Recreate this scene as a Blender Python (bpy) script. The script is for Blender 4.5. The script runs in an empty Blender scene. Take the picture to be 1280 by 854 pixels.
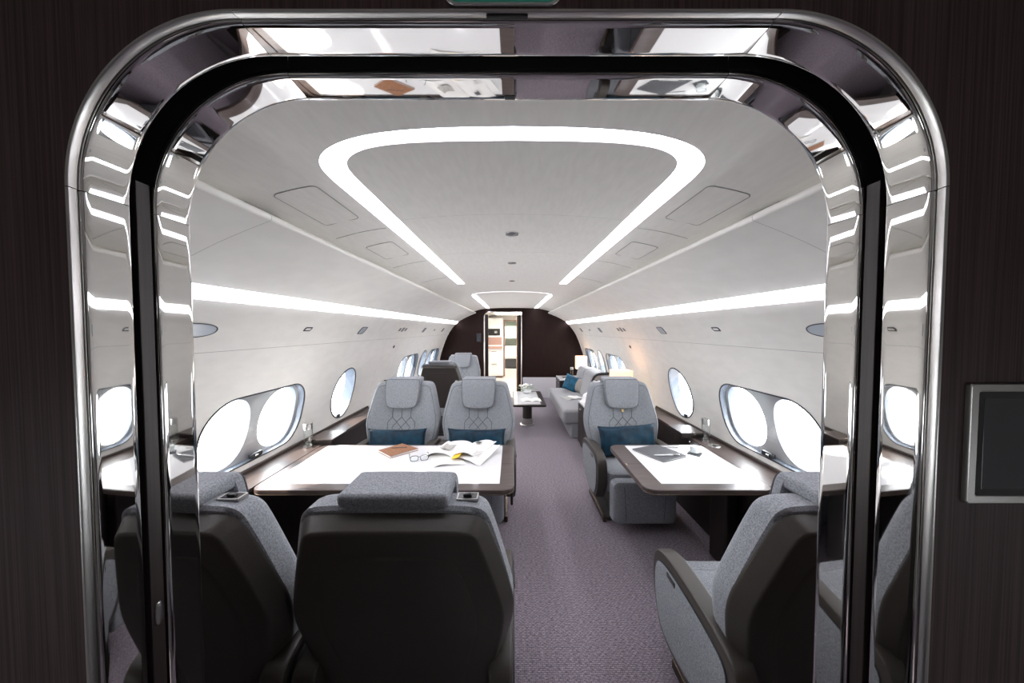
import bpy, bmesh, math, random
import numpy as np
from mathutils import Vector, Matrix
from mathutils.geometry import delaunay_2d_cdt

random.seed(7)
PI = math.pi
scene = bpy.context.scene
COL = scene.collection

# ------------------------------------------------------------------ camera
EYE = 1.71
cam_d = bpy.data.cameras.new('camera')
cam_d.sensor_width = 36.0
cam_d.lens = 36.0 * 430 / 1280
cam_d.clip_start = 0.02
cam = bpy.data.objects.new('camera', cam_d)
COL.objects.link(cam)
cam.location = (0, 0, EYE)
cam.rotation_euler = (PI / 2 - math.atan(15 / 430), 0, 0)
scene.camera = cam

# ------------------------------------------------------------------ world, sun, exposure
SKY = 7.0
SUN = 9.0
STRIP = 6.0
world = bpy.data.worlds.new('daylight')
scene.world = world
world.use_nodes = True
bg = world.node_tree.nodes['Background']
bg.inputs[0].default_value = (0.93, 0.965, 1.0, 1)
bg.inputs[1].default_value = SKY
sun_d = bpy.data.lights.new('sun', 'SUN')
sun_d.energy = SUN
sun_d.angle = math.radians(0.6)
sun_d.color = (1.0, 0.93, 0.84)
sun = bpy.data.objects.new('sun', sun_d)
COL.objects.link(sun)
sun.rotation_euler = Vector((0.80, 0.10, -0.62)).to_track_quat('-Z', 'Y').to_euler()

vs = scene.view_settings
vs.view_transform = 'Standard'
vs.look = 'None'
vs.gamma = 1.0
vs.exposure = 1.2
vs.use_curve_mapping = False
cy = scene.cycles
cy.max_bounces = 14
cy.diffuse_bounces = 6
cy.glossy_bounces = 6
cy.transmission_bounces = 6
cy.transparent_max_bounces = 16
cy.caustics_reflective = False
cy.caustics_refractive = False
cy.sample_clamp_indirect = 6.0


def portal_light(x, y, z, sx, sz, side):
    """Sampling portal for the daylight in a window opening; it gives off no light of its own."""
    d = bpy.data.lights.new('window_portal', 'AREA')
    d.shape = 'RECTANGLE'
    d.size = sx
    d.size_y = sz
    d.cycles.is_portal = True
    o = bpy.data.objects.new('window_portal', d)
    COL.objects.link(o)
    o.location = (x, y, z)
    o.rotation_euler = Vector((-side, 0, 0)).to_track_quat('-Z', 'Z').to_euler()
    o['kind'] = 'helper'


# ------------------------------------------------------------------ materials
MATS = {}


def new_mat(name):
    m = bpy.data.materials.new(name)
    m.use_nodes = True
    MATS[name] = m
    nt = m.node_tree
    return m, nt, nt.nodes['Principled BSDF']


def plain(name, col, rough=0.5, metal=0.0, coat=0.0, spec=0.5, sheen=0.0):
    m, nt, b = new_mat(name)
    b.inputs['Base Color'].default_value = (*col, 1)
    b.inputs['Roughness'].default_value = rough
    b.inputs['Metallic'].default_value = metal
    b.inputs['Coat Weight'].default_value = coat
    b.inputs['Coat Roughness'].default_value = 0.05
    b.inputs['Specular IOR Level'].default_value = spec
    b.inputs['Sheen Weight'].default_value = sheen
    return m


def grain(name, c1, c2, scale=(1, 1, 1), noise=200.0, rough=0.8, bump=0.0, detail=3.0, spec=0.3, sheen=0.0,
          coat=0.0, lo=0.35, hi=0.65, metal=0.0, world_co=False):
    m, nt, b = new_mat(name)
    N, L = nt.nodes, nt.links
    tc = N.new('ShaderNodeTexCoord')
    mp = N.new('ShaderNodeMapping')
    mp.inputs['Scale'].default_value = scale
    nz = N.new('ShaderNodeTexNoise')
    nz.inputs['Scale'].default_value = noise
    nz.inputs['Detail'].default_value = detail
    rp = N.new('ShaderNodeValToRGB')
    rp.color_ramp.elements[0].position = lo
    rp.color_ramp.elements[1].position = hi
    rp.color_ramp.elements[0].color = (*c1, 1)
    rp.color_ramp.elements[1].color = (*c2, 1)
    L.new(tc.outputs['Object'], mp.inputs[0])
    L.new(mp.outputs[0], nz.inputs['Vector'])
    L.new(nz.outputs['Fac'], rp.inputs[0])
    L.new(rp.outputs[0], b.inputs['Base Color'])
    b.inputs['Roughness'].default_value = rough
    b.inputs['Metallic'].default_value = metal
    b.inputs['Specular IOR Level'].default_value = spec
    b.inputs['Sheen Weight'].default_value = sheen
    b.inputs['Coat Weight'].default_value = coat
    b.inputs['Coat Roughness'].default_value = 0.08
    if bump:
        bp = N.new('ShaderNodeBump')
        bp.inputs['Strength'].default_value = bump
        bp.inputs['Distance'].default_value = 0.002
        L.new(nz.outputs['Fac'], bp.inputs['Height'])
        L.new(bp.outputs[0], b.inputs['Normal'])
    return m


def emit(name, col, strength):
    m, nt, b = new_mat(name)
    b.inputs['Base Color'].default_value = (*col, 1)
    b.inputs['Emission Color'].default_value = (*col, 1)
    b.inputs['Emission Strength'].default_value = strength
    return m


def clear(name, tint=(1, 1, 1), gloss=0.06, rough=0.02):
    m = bpy.data.materials.new(name)
    m.use_nodes = True
    MATS[name] = m
    nt = m.node_tree
    N, L = nt.nodes, nt.links
    N.remove(N['Principled BSDF'])
    out = N['Material Output']
    t = N.new('ShaderNodeBsdfTransparent')
    t.inputs[0].default_value = (*tint, 1)
    g = N.new('ShaderNodeBsdfGlossy')
    g.inputs['Roughness'].default_value = rough
    lw = N.new('ShaderNodeLayerWeight')          # facing term: the same from both sides of the sheet
    lw.inputs['Blend'].default_value = 0.5
    pw = N.new('ShaderNodeMath')
    pw.operation = 'POWER'
    pw.inputs[1].default_value = 4.0
    fr = N.new('ShaderNodeMath')
    fr.operation = 'MULTIPLY_ADD'
    fr.inputs[1].default_value = 0.85
    fr.inputs[2].default_value = gloss
    L.new(lw.outputs['Facing'], pw.inputs[0])
    L.new(pw.outputs[0], fr.inputs[0])
    mx = N.new('ShaderNodeMixShader')
    L.new(fr.outputs[0], mx.inputs[0])
    L.new(t.outputs[0], mx.inputs[1])
    L.new(g.outputs[0], mx.inputs[2])
    L.new(mx.outputs[0], out.inputs[0])
    return m


grain('ceiling_lining', (0.81, 0.79, 0.74), (0.85, 0.83, 0.78), (6, 1.2, 6), 9, rough=0.62, spec=0.25)
grain('wall_lining', (0.76, 0.745, 0.70), (0.80, 0.785, 0.74), (1, 1, 3), 6, rough=0.55, spec=0.3)
plain('joint', (0.34, 0.33, 0.31), 0.8)
plain('bezel', (0.42, 0.43, 0.43), 0.2, coat=0.6)
plain('reveal', (0.20, 0.235, 0.29), 0.25, coat=0.5)
plain('gasket', (0.03, 0.032, 0.035), 0.35)
plain('black', (0.012, 0.012, 0.013), 0.3)
plain('black_void', (0.006, 0.006, 0.007), 0.7)
clear('pane')
clear('clear_glass', (0.97, 0.985, 0.98))
plain('chrome', (0.62, 0.61, 0.595), 0.025, 1.0)
plain('satin', (0.50, 0.49, 0.47), 0.3, 1.0)
plain('silver', (0.7, 0.7, 0.7), 0.18, 1.0)
plain('brass', (0.6, 0.45, 0.22), 0.3, 1.0)
grain('dark_wood', (0.012, 0.008, 0.007), (0.028, 0.018, 0.016), (60, 60, 1.2), 3, rough=0.42, spec=0.4, detail=5)
grain('bulkhead_wood', (0.010, 0.005, 0.004), (0.024, 0.012, 0.010), (70, 70, 1.0), 3, rough=0.5, spec=0.10, detail=6)
grain('near_wood_lit', (0.042, 0.0225, 0.0215), (0.095, 0.058, 0.056), (110, 110, 1.0), 3, rough=0.5, spec=0.3, detail=6)  # lighter copy of the bulkhead wood, with light put into its colour
grain('table_wood', (0.050, 0.036, 0.032), (0.085, 0.062, 0.055), (2, 40, 2), 3, rough=0.36, spec=0.4, coat=0.12, detail=5)
grain('ledge_wood', (0.045, 0.032, 0.028), (0.070, 0.050, 0.043), (40, 2, 2), 3, rough=0.4, spec=0.4, coat=0.08, detail=5)
plain('white_gloss', (0.80, 0.80, 0.80), 0.09, coat=0.3)
grain('grey_fabric', (0.15, 0.16, 0.178), (0.36, 0.375, 0.395), (1, 1, 1), 190, rough=0.95, bump=0.4, spec=0.12, sheen=0.12, detail=5, lo=0.3, hi=0.7)
grain('sofa_fabric', (0.24, 0.245, 0.255), (0.35, 0.355, 0.365), (1, 1, 1), 220, rough=0.95, bump=0.2, spec=0.15, sheen=0.2)
grain('taupe_leather', (0.044, 0.038, 0.032), (0.054, 0.047, 0.040), (1, 1, 1), 300, rough=0.42, bump=0.12, spec=0.4)
plain('seam_grey', (0.105, 0.11, 0.12), 0.9)
plain('piping_black', (0.02, 0.022, 0.026), 0.6)
grain('teal_velvet', (0.0003, 0.011, 0.024), (0.001, 0.038, 0.070), (1, 1, 1), 14, rough=0.55, spec=0.3, sheen=0.03, bump=0.4)
plain('beige_cloth', (0.30, 0.28, 0.25), 0.9)
grain('base_dark', (0.03, 0.028, 0.027), (0.045, 0.042, 0.04), (1, 1, 1), 40, rough=0.5)
emit('strip_light', (0.93, 0.92, 1.0), STRIP)
emit('lamp_glow', (1.0, 0.76, 0.52), 0.33)
grain('teal_window_lit', (0.002, 0.05, 0.10), (0.006, 0.11, 0.19), (1, 1, 1), 14, rough=0.5, spec=0.3)  # brighter teal that carries the window light in its colour
emit('bulb_glow', (1.0, 0.76, 0.46), 14.0)
plain('bronze', (0.10, 0.075, 0.055), 0.35, 1.0)
emit('added_room_light', (1.0, 0.95, 0.88), 9.0)
emit('sign_green', (0.02, 0.16, 0.12), 0.12)
plain('screen', (0.018, 0.02, 0.024), 0.06, coat=0.6)
plain('screen_face', (0.05, 0.055, 0.062), 0.08, coat=0.6)
grain('tan_leather', (0.24, 0.105, 0.05), (0.32, 0.15, 0.075), (1, 1, 1), 60, rough=0.55, bump=0.1)
plain('paper', (0.82, 0.81, 0.78), 0.75)
plain('paper_grey', (0.42, 0.41, 0.38), 0.75)
plain('ink', (0.10, 0.10, 0.10), 0.8)
plain('yellow_ink', (0.85, 0.55, 0.02), 0.7)
grain('slate_leather', (0.075, 0.078, 0.085), (0.10, 0.103, 0.11), (1, 1, 1), 120, rough=0.5)
plain('white_plastic', (0.85, 0.85, 0.85), 0.35)
plain('frosted', (0.80, 0.82, 0.83), 0.4)
plain('lens', (0.50, 0.55, 0.60), 0.15, coat=0.5)
plain('dado', (0.56, 0.55, 0.58), 0.4)
plain('leaf_green', (0.10, 0.22, 0.06), 0.5)
plain('petal', (0.85, 0.86, 0.80), 0.6)
plain('aft_wall', (0.80, 0.78, 0.74), 0.5)
plain('aft_floor', (0.62, 0.57, 0.53), 0.45)
plain('copper_panel', (0.42, 0.26, 0.22), 0.4)
plain('pale_green', (0.42, 0.50, 0.44), 0.5)
grain('brown_wood', (0.16, 0.085, 0.05), (0.24, 0.14, 0.085), (40, 40, 2), 3, rough=0.4)


def make_carpet():
    m, nt, b = new_mat('carpet')
    N, L = nt.nodes, nt.links
    tc = N.new('ShaderNodeTexCoord')
    mp = N.new('ShaderNodeMapping')
    mp.inputs['Scale'].default_value = (38, 105, 1)
    nz = N.new('ShaderNodeTexNoise')
    nz.inputs['Scale'].default_value = 1.4
    nz.inputs['Detail'].default_value = 2
    rp = N.new('ShaderNodeValToRGB')
    rp.color_ramp.elements[0].position = 0.32
    rp.color_ramp.elements[1].position = 0.68
    rp.color_ramp.elements[0].color = (0.17, 0.142, 0.166, 1)
    rp.color_ramp.elements[1].color = (0.46, 0.40, 0.45, 1)
    br = N.new('ShaderNodeTexBrick')
    br.inputs['Scale'].default_value = 1.0
    br.inputs['Color1'].default_value = (1, 1, 1, 1)
    br.inputs['Color2'].default_value = (0.82, 0.82, 0.84, 1)
    br.inputs['Mortar'].default_value = (0.42, 0.40, 0.43, 1)
    br.inputs['Mortar Size'].default_value = 0.06
    mp2 = N.new('ShaderNodeMapping')
    mp2.inputs['Scale'].default_value = (24, 24, 1)
    mul = N.new('ShaderNodeMix')
    mul.data_type = 'RGBA'
    mul.blend_type = 'MULTIPLY'
    mul.inputs[0].default_value = 0.75
    bp = N.new('ShaderNodeBump')
    bp.inputs['Strength'].default_value = 0.4
    bp.inputs['Distance'].default_value = 0.003
    L.new(tc.outputs['Object'], mp.inputs[0])
    L.new(tc.outputs['Object'], mp2.inputs[0])
    L.new(mp.outputs[0], nz.inputs['Vector'])
    L.new(mp2.outputs[0], br.inputs['Vector'])
    L.new(nz.outputs['Fac'], rp.inputs[0])
    L.new(rp.outputs[0], mul.inputs[6])
    L.new(br.outputs['Color'], mul.inputs[7])
    L.new(mul.outputs[2], b.inputs['Base Color'])
    L.new(nz.outputs['Fac'], bp.inputs['Height'])
    L.new(bp.outputs[0], b.inputs['Normal'])
    b.inputs['Roughness'].default_value = 0.95
    b.inputs['Specular IOR Level'].default_value = 0.1
    b.inputs['Sheen Weight'].default_value = 0.2


make_carpet()


# ------------------------------------------------------------------ mesh helpers
def obj(name, vf, mat, parent=None, smooth=True, angle=38, normals=None):
    """vf = (verts, faces): link one mesh object."""
    v, f = vf
    me = bpy.data.meshes.new(name)
    me.from_pydata([tuple(p) for p in v], [], [tuple(q) for q in f])
    me.materials.append(MATS[mat])
    if normals is None:
        bm = bmesh.new()
        bm.from_mesh(me)
        bmesh.ops.recalc_face_normals(bm, faces=bm.faces)
        lim = math.radians(angle)
        for e in bm.edges:
            if len(e.link_faces) == 2:
                e.smooth = e.calc_face_angle(0) < lim
        for q in bm.faces:
            q.smooth = smooth
        bm.to_mesh(me)
        bm.free()
    else:
        me.polygons.foreach_set('use_smooth', [True] * len(me.polygons))
        me.normals_split_custom_set_from_vertices([tuple(n) for n in normals])
    o = bpy.data.objects.new(name, me)
    COL.objects.link(o)
    if parent:
        o.parent = parent
    if normals is None and smooth:
        wn = o.modifiers.new('even_shading', 'WEIGHTED_NORMAL')   # keeps large flat faces flat next to rounded edges
        wn.keep_sharp = True
        wn.weight = 60
    return o


def empty(name, loc=(0, 0, 0), rotz=0.0):
    o = bpy.data.objects.new(name, None)
    o.empty_display_size = 0.1
    COL.objects.link(o)
    o.location = loc
    o.rotation_euler = (0, 0, rotz)
    return o


def tag(o, label=None, cat=None, group=None, kind=None):
    if label:
        o['label'] = label
    if cat:
        o['category'] = cat
    if group:
        o['group'] = group
    if kind:
        o['kind'] = kind
    return o


def thing(name, label, cat, loc=(0, 0, 0), rotz=0.0, group=None):
    return tag(empty(name, loc, rotz), label, cat, group)


def struct(o, label=None):
    return tag(o, label, None, None, 'structure')


def copy_tree(o, parent=None):
    c = o.copy()
    COL.objects.link(c)
    c.parent = parent
    for ch in list(o.children):
        copy_tree(ch, c)
    return c


def join(*vfs):
    V, F = [], []
    for v, f in vfs:
        n = len(V)
        V += [tuple(p) for p in v]
        F += [[i + n for i in q] for q in f]
    return V, F


def xf(vf, fn):
    return [fn(p) for p in vf[0]], vf[1]


def mv(vf, dx=0, dy=0, dz=0):
    return [(p[0] + dx, p[1] + dy, p[2] + dz) for p in vf[0]], vf[1]


def mat_xf(vf, M):
    return [tuple(M @ Vector(p)) for p in vf[0]], vf[1]


def rbox(x0, x1, y0, y1, z0, z1, r=0.01, seg=2):
    bm = bmesh.new()
    bmesh.ops.create_cube(bm, size=1.0)
    for v in bm.verts:
        v.co = Vector(((x0 + x1) / 2 + v.co.x * (x1 - x0), (y0 + y1) / 2 + v.co.y * (y1 - y0),
                       (z0 + z1) / 2 + v.co.z * (z1 - z0)))
    r = min(r, 0.49 * min(x1 - x0, y1 - y0, z1 - z0))
    if r > 0:
        bmesh.ops.bevel(bm, geom=list(bm.edges), offset=r, segments=seg, profile=0.5, affect='EDGES')
    bm.verts.index_update()
    V = [tuple(v.co) for v in bm.verts]
    F = [[v.index for v in f.verts] for f in bm.faces]
    bm.free()
    return V, F


def chaikin(pts, n=2, closed=True):
    p = [np.array(q, float) for q in pts]
    for _ in range(n):
        out = []
        m = len(p)
        rng = range(m) if closed else range(m - 1)
        if not closed:
            out.append(p[0])
        for i in rng:
            a, b = p[i], p[(i + 1) % m]
            out += [0.75 * a + 0.25 * b, 0.25 * a + 0.75 * b]
        if not closed:
            out.append(p[-1])
        p = out
    return [tuple(q) for q in p]


def mirror_outline(half):
    """half outline from the top centre down the +u side to the bottom centre."""
    left = [(-u, v) for u, v in reversed(half) if u > 1e-6]
    return half + left


def rrect(w, h, r, seg=6, cx=0.0, cy=0.0):
    pts = []
    for sx, sy, a0 in ((1, 1, 0), (-1, 1, 90), (-1, -1, 180), (1, -1, 270)):
        for k in range(seg + 1):
            a = math.radians(a0 + 90 * k / seg)
            pts.append((cx + sx * (w / 2 - r) + r * math.cos(a), cy + sy * (h / 2 - r) + r * math.sin(a)))
    return pts


def oval(w, h, n=40, p=2.3, cx=0.0, cy=0.0):
    pts = []
    for k in range(n):
        a = 2 * PI * k / n
        c, s = math.cos(a), math.sin(a)
        pts.append((cx + w / 2 * math.copysign(abs(c) ** (2 / p), c), cy + h / 2 * math.copysign(abs(s) ** (2 / p), s)))
    return pts


def puff(outline, prof, centre=None):
    """Rings of an outline in (u, v) inset by d at offset w; caps at both ends. Points are (u, w, v)."""
    us = [p[0] for p in outline]
    vs_ = [p[1] for p in outline]
    cu, cv = centre or ((min(us) + max(us)) / 2, (min(vs_) + max(vs_)) / 2)
    hu, hv = (max(us) - min(us)) / 2, (max(vs_) - min(vs_)) / 2
    n = len(outline)
    V, F = [], []
    for d, w in prof:
        su, sv = max(0.0, 1 - d / hu), max(0.0, 1 - d / hv)
        V += [(cu + (u - cu) * su, w, cv + (v - cv) * sv) for u, v in outline]
    for k in range(len(prof) - 1):
        a, b = k * n, (k + 1) * n
        for i in range(n):
            j = (i + 1) % n
            F.append([a + i, a + j, b + j, b + i])
    for base, w in ((0, prof[0][1]), ((len(prof) - 1) * n, prof[-1][1])):
        c = len(V)
        V.append((cu, w, cv))
        for i in range(n):
            F.append([base + i, base + (i + 1) % n, c])
    return V, F


def tube(path, r, n=8, closed=False, caps=True):
    P = [Vector(p) for p in path]
    m = len(P)
    V, F = [], []
    prev = None
    for i, p in enumerate(P):
        if closed:
            t = P[(i + 1) % m] - P[i - 1]
        else:
            t = P[min(i + 1, m - 1)] - P[max(i - 1, 0)]
        t.normalize()
        if prev is None:
            ref = Vector((0, 0, 1)) if abs(t.z) < 0.9 else Vector((1, 0, 0))
            a = t.cross(ref).normalized()
        else:
            a = (prev - t * prev.dot(t)).normalized()
        prev = a
        b = t.cross(a)
        for k in range(n):
            an = 2 * PI * k / n
            V.append(tuple(p + (a * math.cos(an) + b * math.sin(an)) * r))
    for i in range(m if closed else m - 1):
        i2 = (i + 1) % m
        for k in range(n):
            k2 = (k + 1) % n
            F.append([i * n + k, i * n + k2, i2 * n + k2, i2 * n + k])
    if not closed and caps:
        F.append(list(range(n))[::-1])
        F.append([(m - 1) * n + k for k in range(n)])
    return V, F


def lathe(prof, n=28, cx=0.0, cy=0.0, cz=0.0):
    V, F = [], []
    for r, z in prof:
        V += [(cx + r * math.cos(2 * PI * k / n), cy + r * math.sin(2 * PI * k / n), cz + z) for k in range(n)]
    for i in range(len(prof) - 1):
        for k in range(n):
            k2 = (k + 1) % n
            F.append([i * n + k, i * n + k2, (i + 1) * n + k2, (i + 1) * n + k])
    for base in (0, (len(prof) - 1) * n):
        F.append([base + k for k in range(n)])
    return V, F


def slab(outline, z0, z1, r=0.004):
    """Plate with an outline in (x, y) and rounded rims between heights z0 and z1."""
    h = z1 - z0
    r = min(r, h * 0.45)
    v, f = puff(outline, [(r, z0), (r * 0.3, z0 + r * 0.3), (0, z0 + r), (0, z1 - r), (r * 0.3, z1 - r * 0.3), (r, z1)])
    return [(a, c, b) for a, b, c in v], f


def inside(poly, pts):
    P = np.array(poly)
    x, y = pts[:, 0], pts[:, 1]
    res = np.zeros(len(pts), bool)
    j = len(P) - 1
    for i in range(len(P)):
        xi, yi = P[i]
        xj, yj = P[j]
        c = ((yi > y) != (yj > y)) & (x < (xj - xi) * (y - yi) / (yj - yi + 1e-15) + xi)
        res ^= c
        j = i
    return res


def cdt(outer, holes=(), du=0.2, dv=0.06, keep_grid=True):
    """Triangulate a flat region with holes; returns 2D points and triangles."""
    pts, edges = [], []
    for lp in [outer] + list(holes):
        b = len(pts)
        pts += [tuple(p) for p in lp]
        edges += [(b + i, b + (i + 1) % len(lp)) for i in range(len(lp))]
    if keep_grid:
        O = np.array(outer)
        u0, v0 = O.min(0)
        u1, v1 = O.max(0)
        g = np.array([(u, v) for u in np.arange(u0 + du, u1 - du * 0.3, du) for v in np.arange(v0 + dv, v1 - dv * 0.3, dv)])
        if len(g):
            ok = inside(outer, g)
            for h in holes:
                ok &= ~inside(h, g)
            pts += [tuple(p) for p in g[ok]]
    r = delaunay_2d_cdt([Vector(p) for p in pts], edges, [], 0, 1e-6)
    V = np.array([(v.x, v.y) for v in r[0]])
    T = np.array([f for f in r[2]])
    C = V[T].mean(1)
    ok = inside(outer, C)
    for h in holes:
        ok &= ~inside(h, C)
    return V, T[ok]


def dense(poly, step):
    out = []
    for i in range(len(poly)):
        a, b = np.array(poly[i], float), np.array(poly[(i + 1) % len(poly)], float)
        n = max(1, int(np.linalg.norm(b - a) / step))
        out += [tuple(a + (b - a) * k / n) for k in range(n)]
    return out


# ------------------------------------------------------------------ cabin section
def catmull(pts, n=12):
    P = [np.array(p, float) for p in pts]
    P = [2 * P[0] - P[1]] + P + [2 * P[-1] - P[-2]]
    out = []
    for i in range(1, len(P) - 2):
        for k in range(n):
            t = k / n
            a, b, c, d = P[i - 1], P[i], P[i + 1], P[i + 2]
            out.append(0.5 * (2 * b + (c - a) * t + (2 * a - 5 * b + 4 * c - d) * t * t + (3 * b - a - 3 * c + d) * t ** 3))
    out.append(P[-2])
    return np.array(out)


WALL = catmull([(1.66, 0.0), (1.755, 0.3), (1.815, 0.6), (1.830, 0.8), (1.805, 0.98), (1.765, 1.14), (1.718, 1.28), (1.662, 1.43),
                (1.595, 1.58), (1.50, 1.73), (1.395, 1.85)])
SIDE = catmull([(0.905, 2.115), (1.02, 2.07), (1.13, 2.022), (1.24, 1.966), (1.345, 1.905)])
CEIL = catmull([(0.0, 2.25), (0.3, 2.247), (0.6, 2.234), (0.75, 2.214), (0.86, 2.187), (0.96, 2.158), (1.06, 2.125)])


def wx(h):
    return float(np.interp(h, WALL[:, 1], WALL[:, 0]))


def wslope(h):
    return (wx(h + 0.02) - wx(h - 0.02)) / 0.04


def cz(x):
    return float(np.interp(abs(x), CEIL[:, 0], CEIL[:, 1]))


def wall_sheet(side, outer, holes, off=0.0, du=0.07, dv=0.05):
    """Region in (y, h) laid on the cabin side wall, off metres outside its face."""
    V, T = cdt(outer, holes, du, dv)
    pts, nrm = [], []
    for y, h in V:
        pts.append((side * (wx(h) + off), y, h))
        n = Vector((-side, 0, side * 0 + wslope(h))).normalized()
        nrm.append(n)
    tris = [t[::-1] if side > 0 else t for t in T.tolist()]
    # faces look into the cabin
    a, b, c = [Vector(pts[i]) for i in tris[0]]
    if (b - a).cross(c - a).x * side > 0:
        tris = [t[::-1] for t in tris]
    return (pts, tris), nrm


def wall_strip(side, loop, off0, off1, shrink=0.0):
    """Rim between two depths that follows a closed loop in (y, h)."""
    n = len(loop)
    L = np.array(loop)
    c = L.mean(0)
    V = []
    for off, s in ((off0, 0.0), (off1, shrink)):
        for y, h in loop:
            y2, h2 = c[0] + (y - c[0]) * (1 - s), c[1] + (h - c[1]) * (1 - s)
            V.append((side * (wx(h2) + off), y2, h2))
    F = [[i, (i + 1) % n, n + (i + 1) % n, n + i] for i in range(n)]
    return V, F


def shrink_loop(loop, s):
    c = np.array(loop).mean(0)
    return [tuple(c + (np.array(p) - c) * (1 - s)) for p in loop]


def sweep_y(profile, y0, y1, n=1):
    """Sheet: a profile of (x, z) points drawn along y."""
    m = len(profile)
    V, F = [], []
    for k in range(n + 1):
        y = y0 + (y1 - y0) * k / n
        V += [(x, y, z) for x, z in profile]
    for k in range(n):
        for i in range(m - 1):
            F.append([k * m + i, k * m + i + 1, (k + 1) * m + i + 1, (k + 1) * m + i])
    return V, F


# ------------------------------------------------------------------ floor
Y_FWD, Y_DOOR0, Y_DOOR1, Y_AFT = -2.4, 0.507, 0.70, 8.60
floor = obj('floor', rbox(-1.80, 1.80, Y_FWD, Y_AFT + 0.02, -0.05, 0.0, 0), 'carpet')
struct(floor, 'mauve grey woven carpet running the length of the cabin')

# ------------------------------------------------------------------ windows
DOUBLES = [(1.93, 2.92), (5.36, 6.42), (7.16, 8.22)]
SINGLES = [3.63, 6.79]
win_n = 0


def window_loops():
    L = []
    for a, b in DOUBLES:
        L.append(('double', (a + b) / 2, [(y, h) for y, h in rrect(b - a, 0.485, 0.21, 8, (a + b) / 2, 1.033)]))
    for c in SINGLES:
        L.append(('single', c, oval(0.47, 0.52, 40, 2.1, c, 1.04)))
    return sorted(L, key=lambda q: q[1])


def build_window(side, kind, c, loop, n):
    w = struct(empty('window_%d' % n, (side * wx(1.03), c, 1.03)))
    inv = Matrix.Translation((-side * wx(1.03), -c, -1.03))

    def part(name, vf, mat, parent=w, **k):
        return obj(name, mat_xf(vf, inv), mat, parent, **k)
    path = [(side * (wx(h) - 0.001), y, h) for y, h in loop]
    if kind == 'double':
        part('gasket', tube(path, 0.0055, 6, True), 'gasket')
        part('reveal', wall_strip(side, loop, 0, 0.045, 0.015), 'reveal')
        inner = shrink_loop(loop, 0.015)
        ovals = [oval(0.41, 0.45, 36, 2.3, c + s * 0.25, 1.033) for s in (-1, 1)]
        vf, _ = wall_sheet(side, inner, ovals, 0.045, 0.08, 0.05)
        part('bezel', vf, 'bezel')
        for ov in ovals:
            part('window_frame', wall_strip(side, ov, 0.045, 0.10, 0.05), 'reveal')
            vf, _ = wall_sheet(side, shrink_loop(ov, 0.05), [], 0.098, 0.1, 0.1)
            part('pane', vf, 'pane')
        vf, _ = wall_sheet(side, shrink_loop(loop, 0.004), [], 0.006, 0.07, 0.06)
        part('cover_pane', vf, 'pane')
        lx = side * (wx(0.83) + 0.0)
        lt = part('latch', rbox(lx - 0.016, lx + 0.016, c - 0.055, c + 0.055, 0.80, 0.838, 0.012), 'black')
        part('latch_button', rbox(lx - side * 0.018 - 0.004, lx - side * 0.018 + 0.004, c - 0.03, c + 0.0, 0.812, 0.826, 0.003), 'silver', lt)
        portal_light(side * (wx(1.03) + 0.10), c, 1.033, b_w(loop) * 0.9, 0.44, side)
    else:
        part('gasket', tube(path, 0.007, 6, True), 'gasket')
        part('reveal', wall_strip(side, loop, 0, 0.10, 0.10), 'reveal')
        vf, _ = wall_sheet(side, shrink_loop(loop, 0.10), [], 0.098, 0.1, 0.1)
        part('pane', vf, 'pane')
        vf, _ = wall_sheet(side, shrink_loop(loop, 0.01), [], 0.006, 0.1, 0.08)
        part('cover_pane', vf, 'pane')
        lx = side * wx(0.80)
        part('latch', rbox(lx - 0.014, lx + 0.014, c - 0.06, c - 0.015, 0.785, 0.822, 0.012), 'black')
        portal_light(side * (wx(1.03) + 0.10), c, 1.04, 0.40, 0.45, side)
    return w


def b_w(loop):
    ys = [p[0] for p in loop]
    return max(ys) - min(ys)


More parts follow.
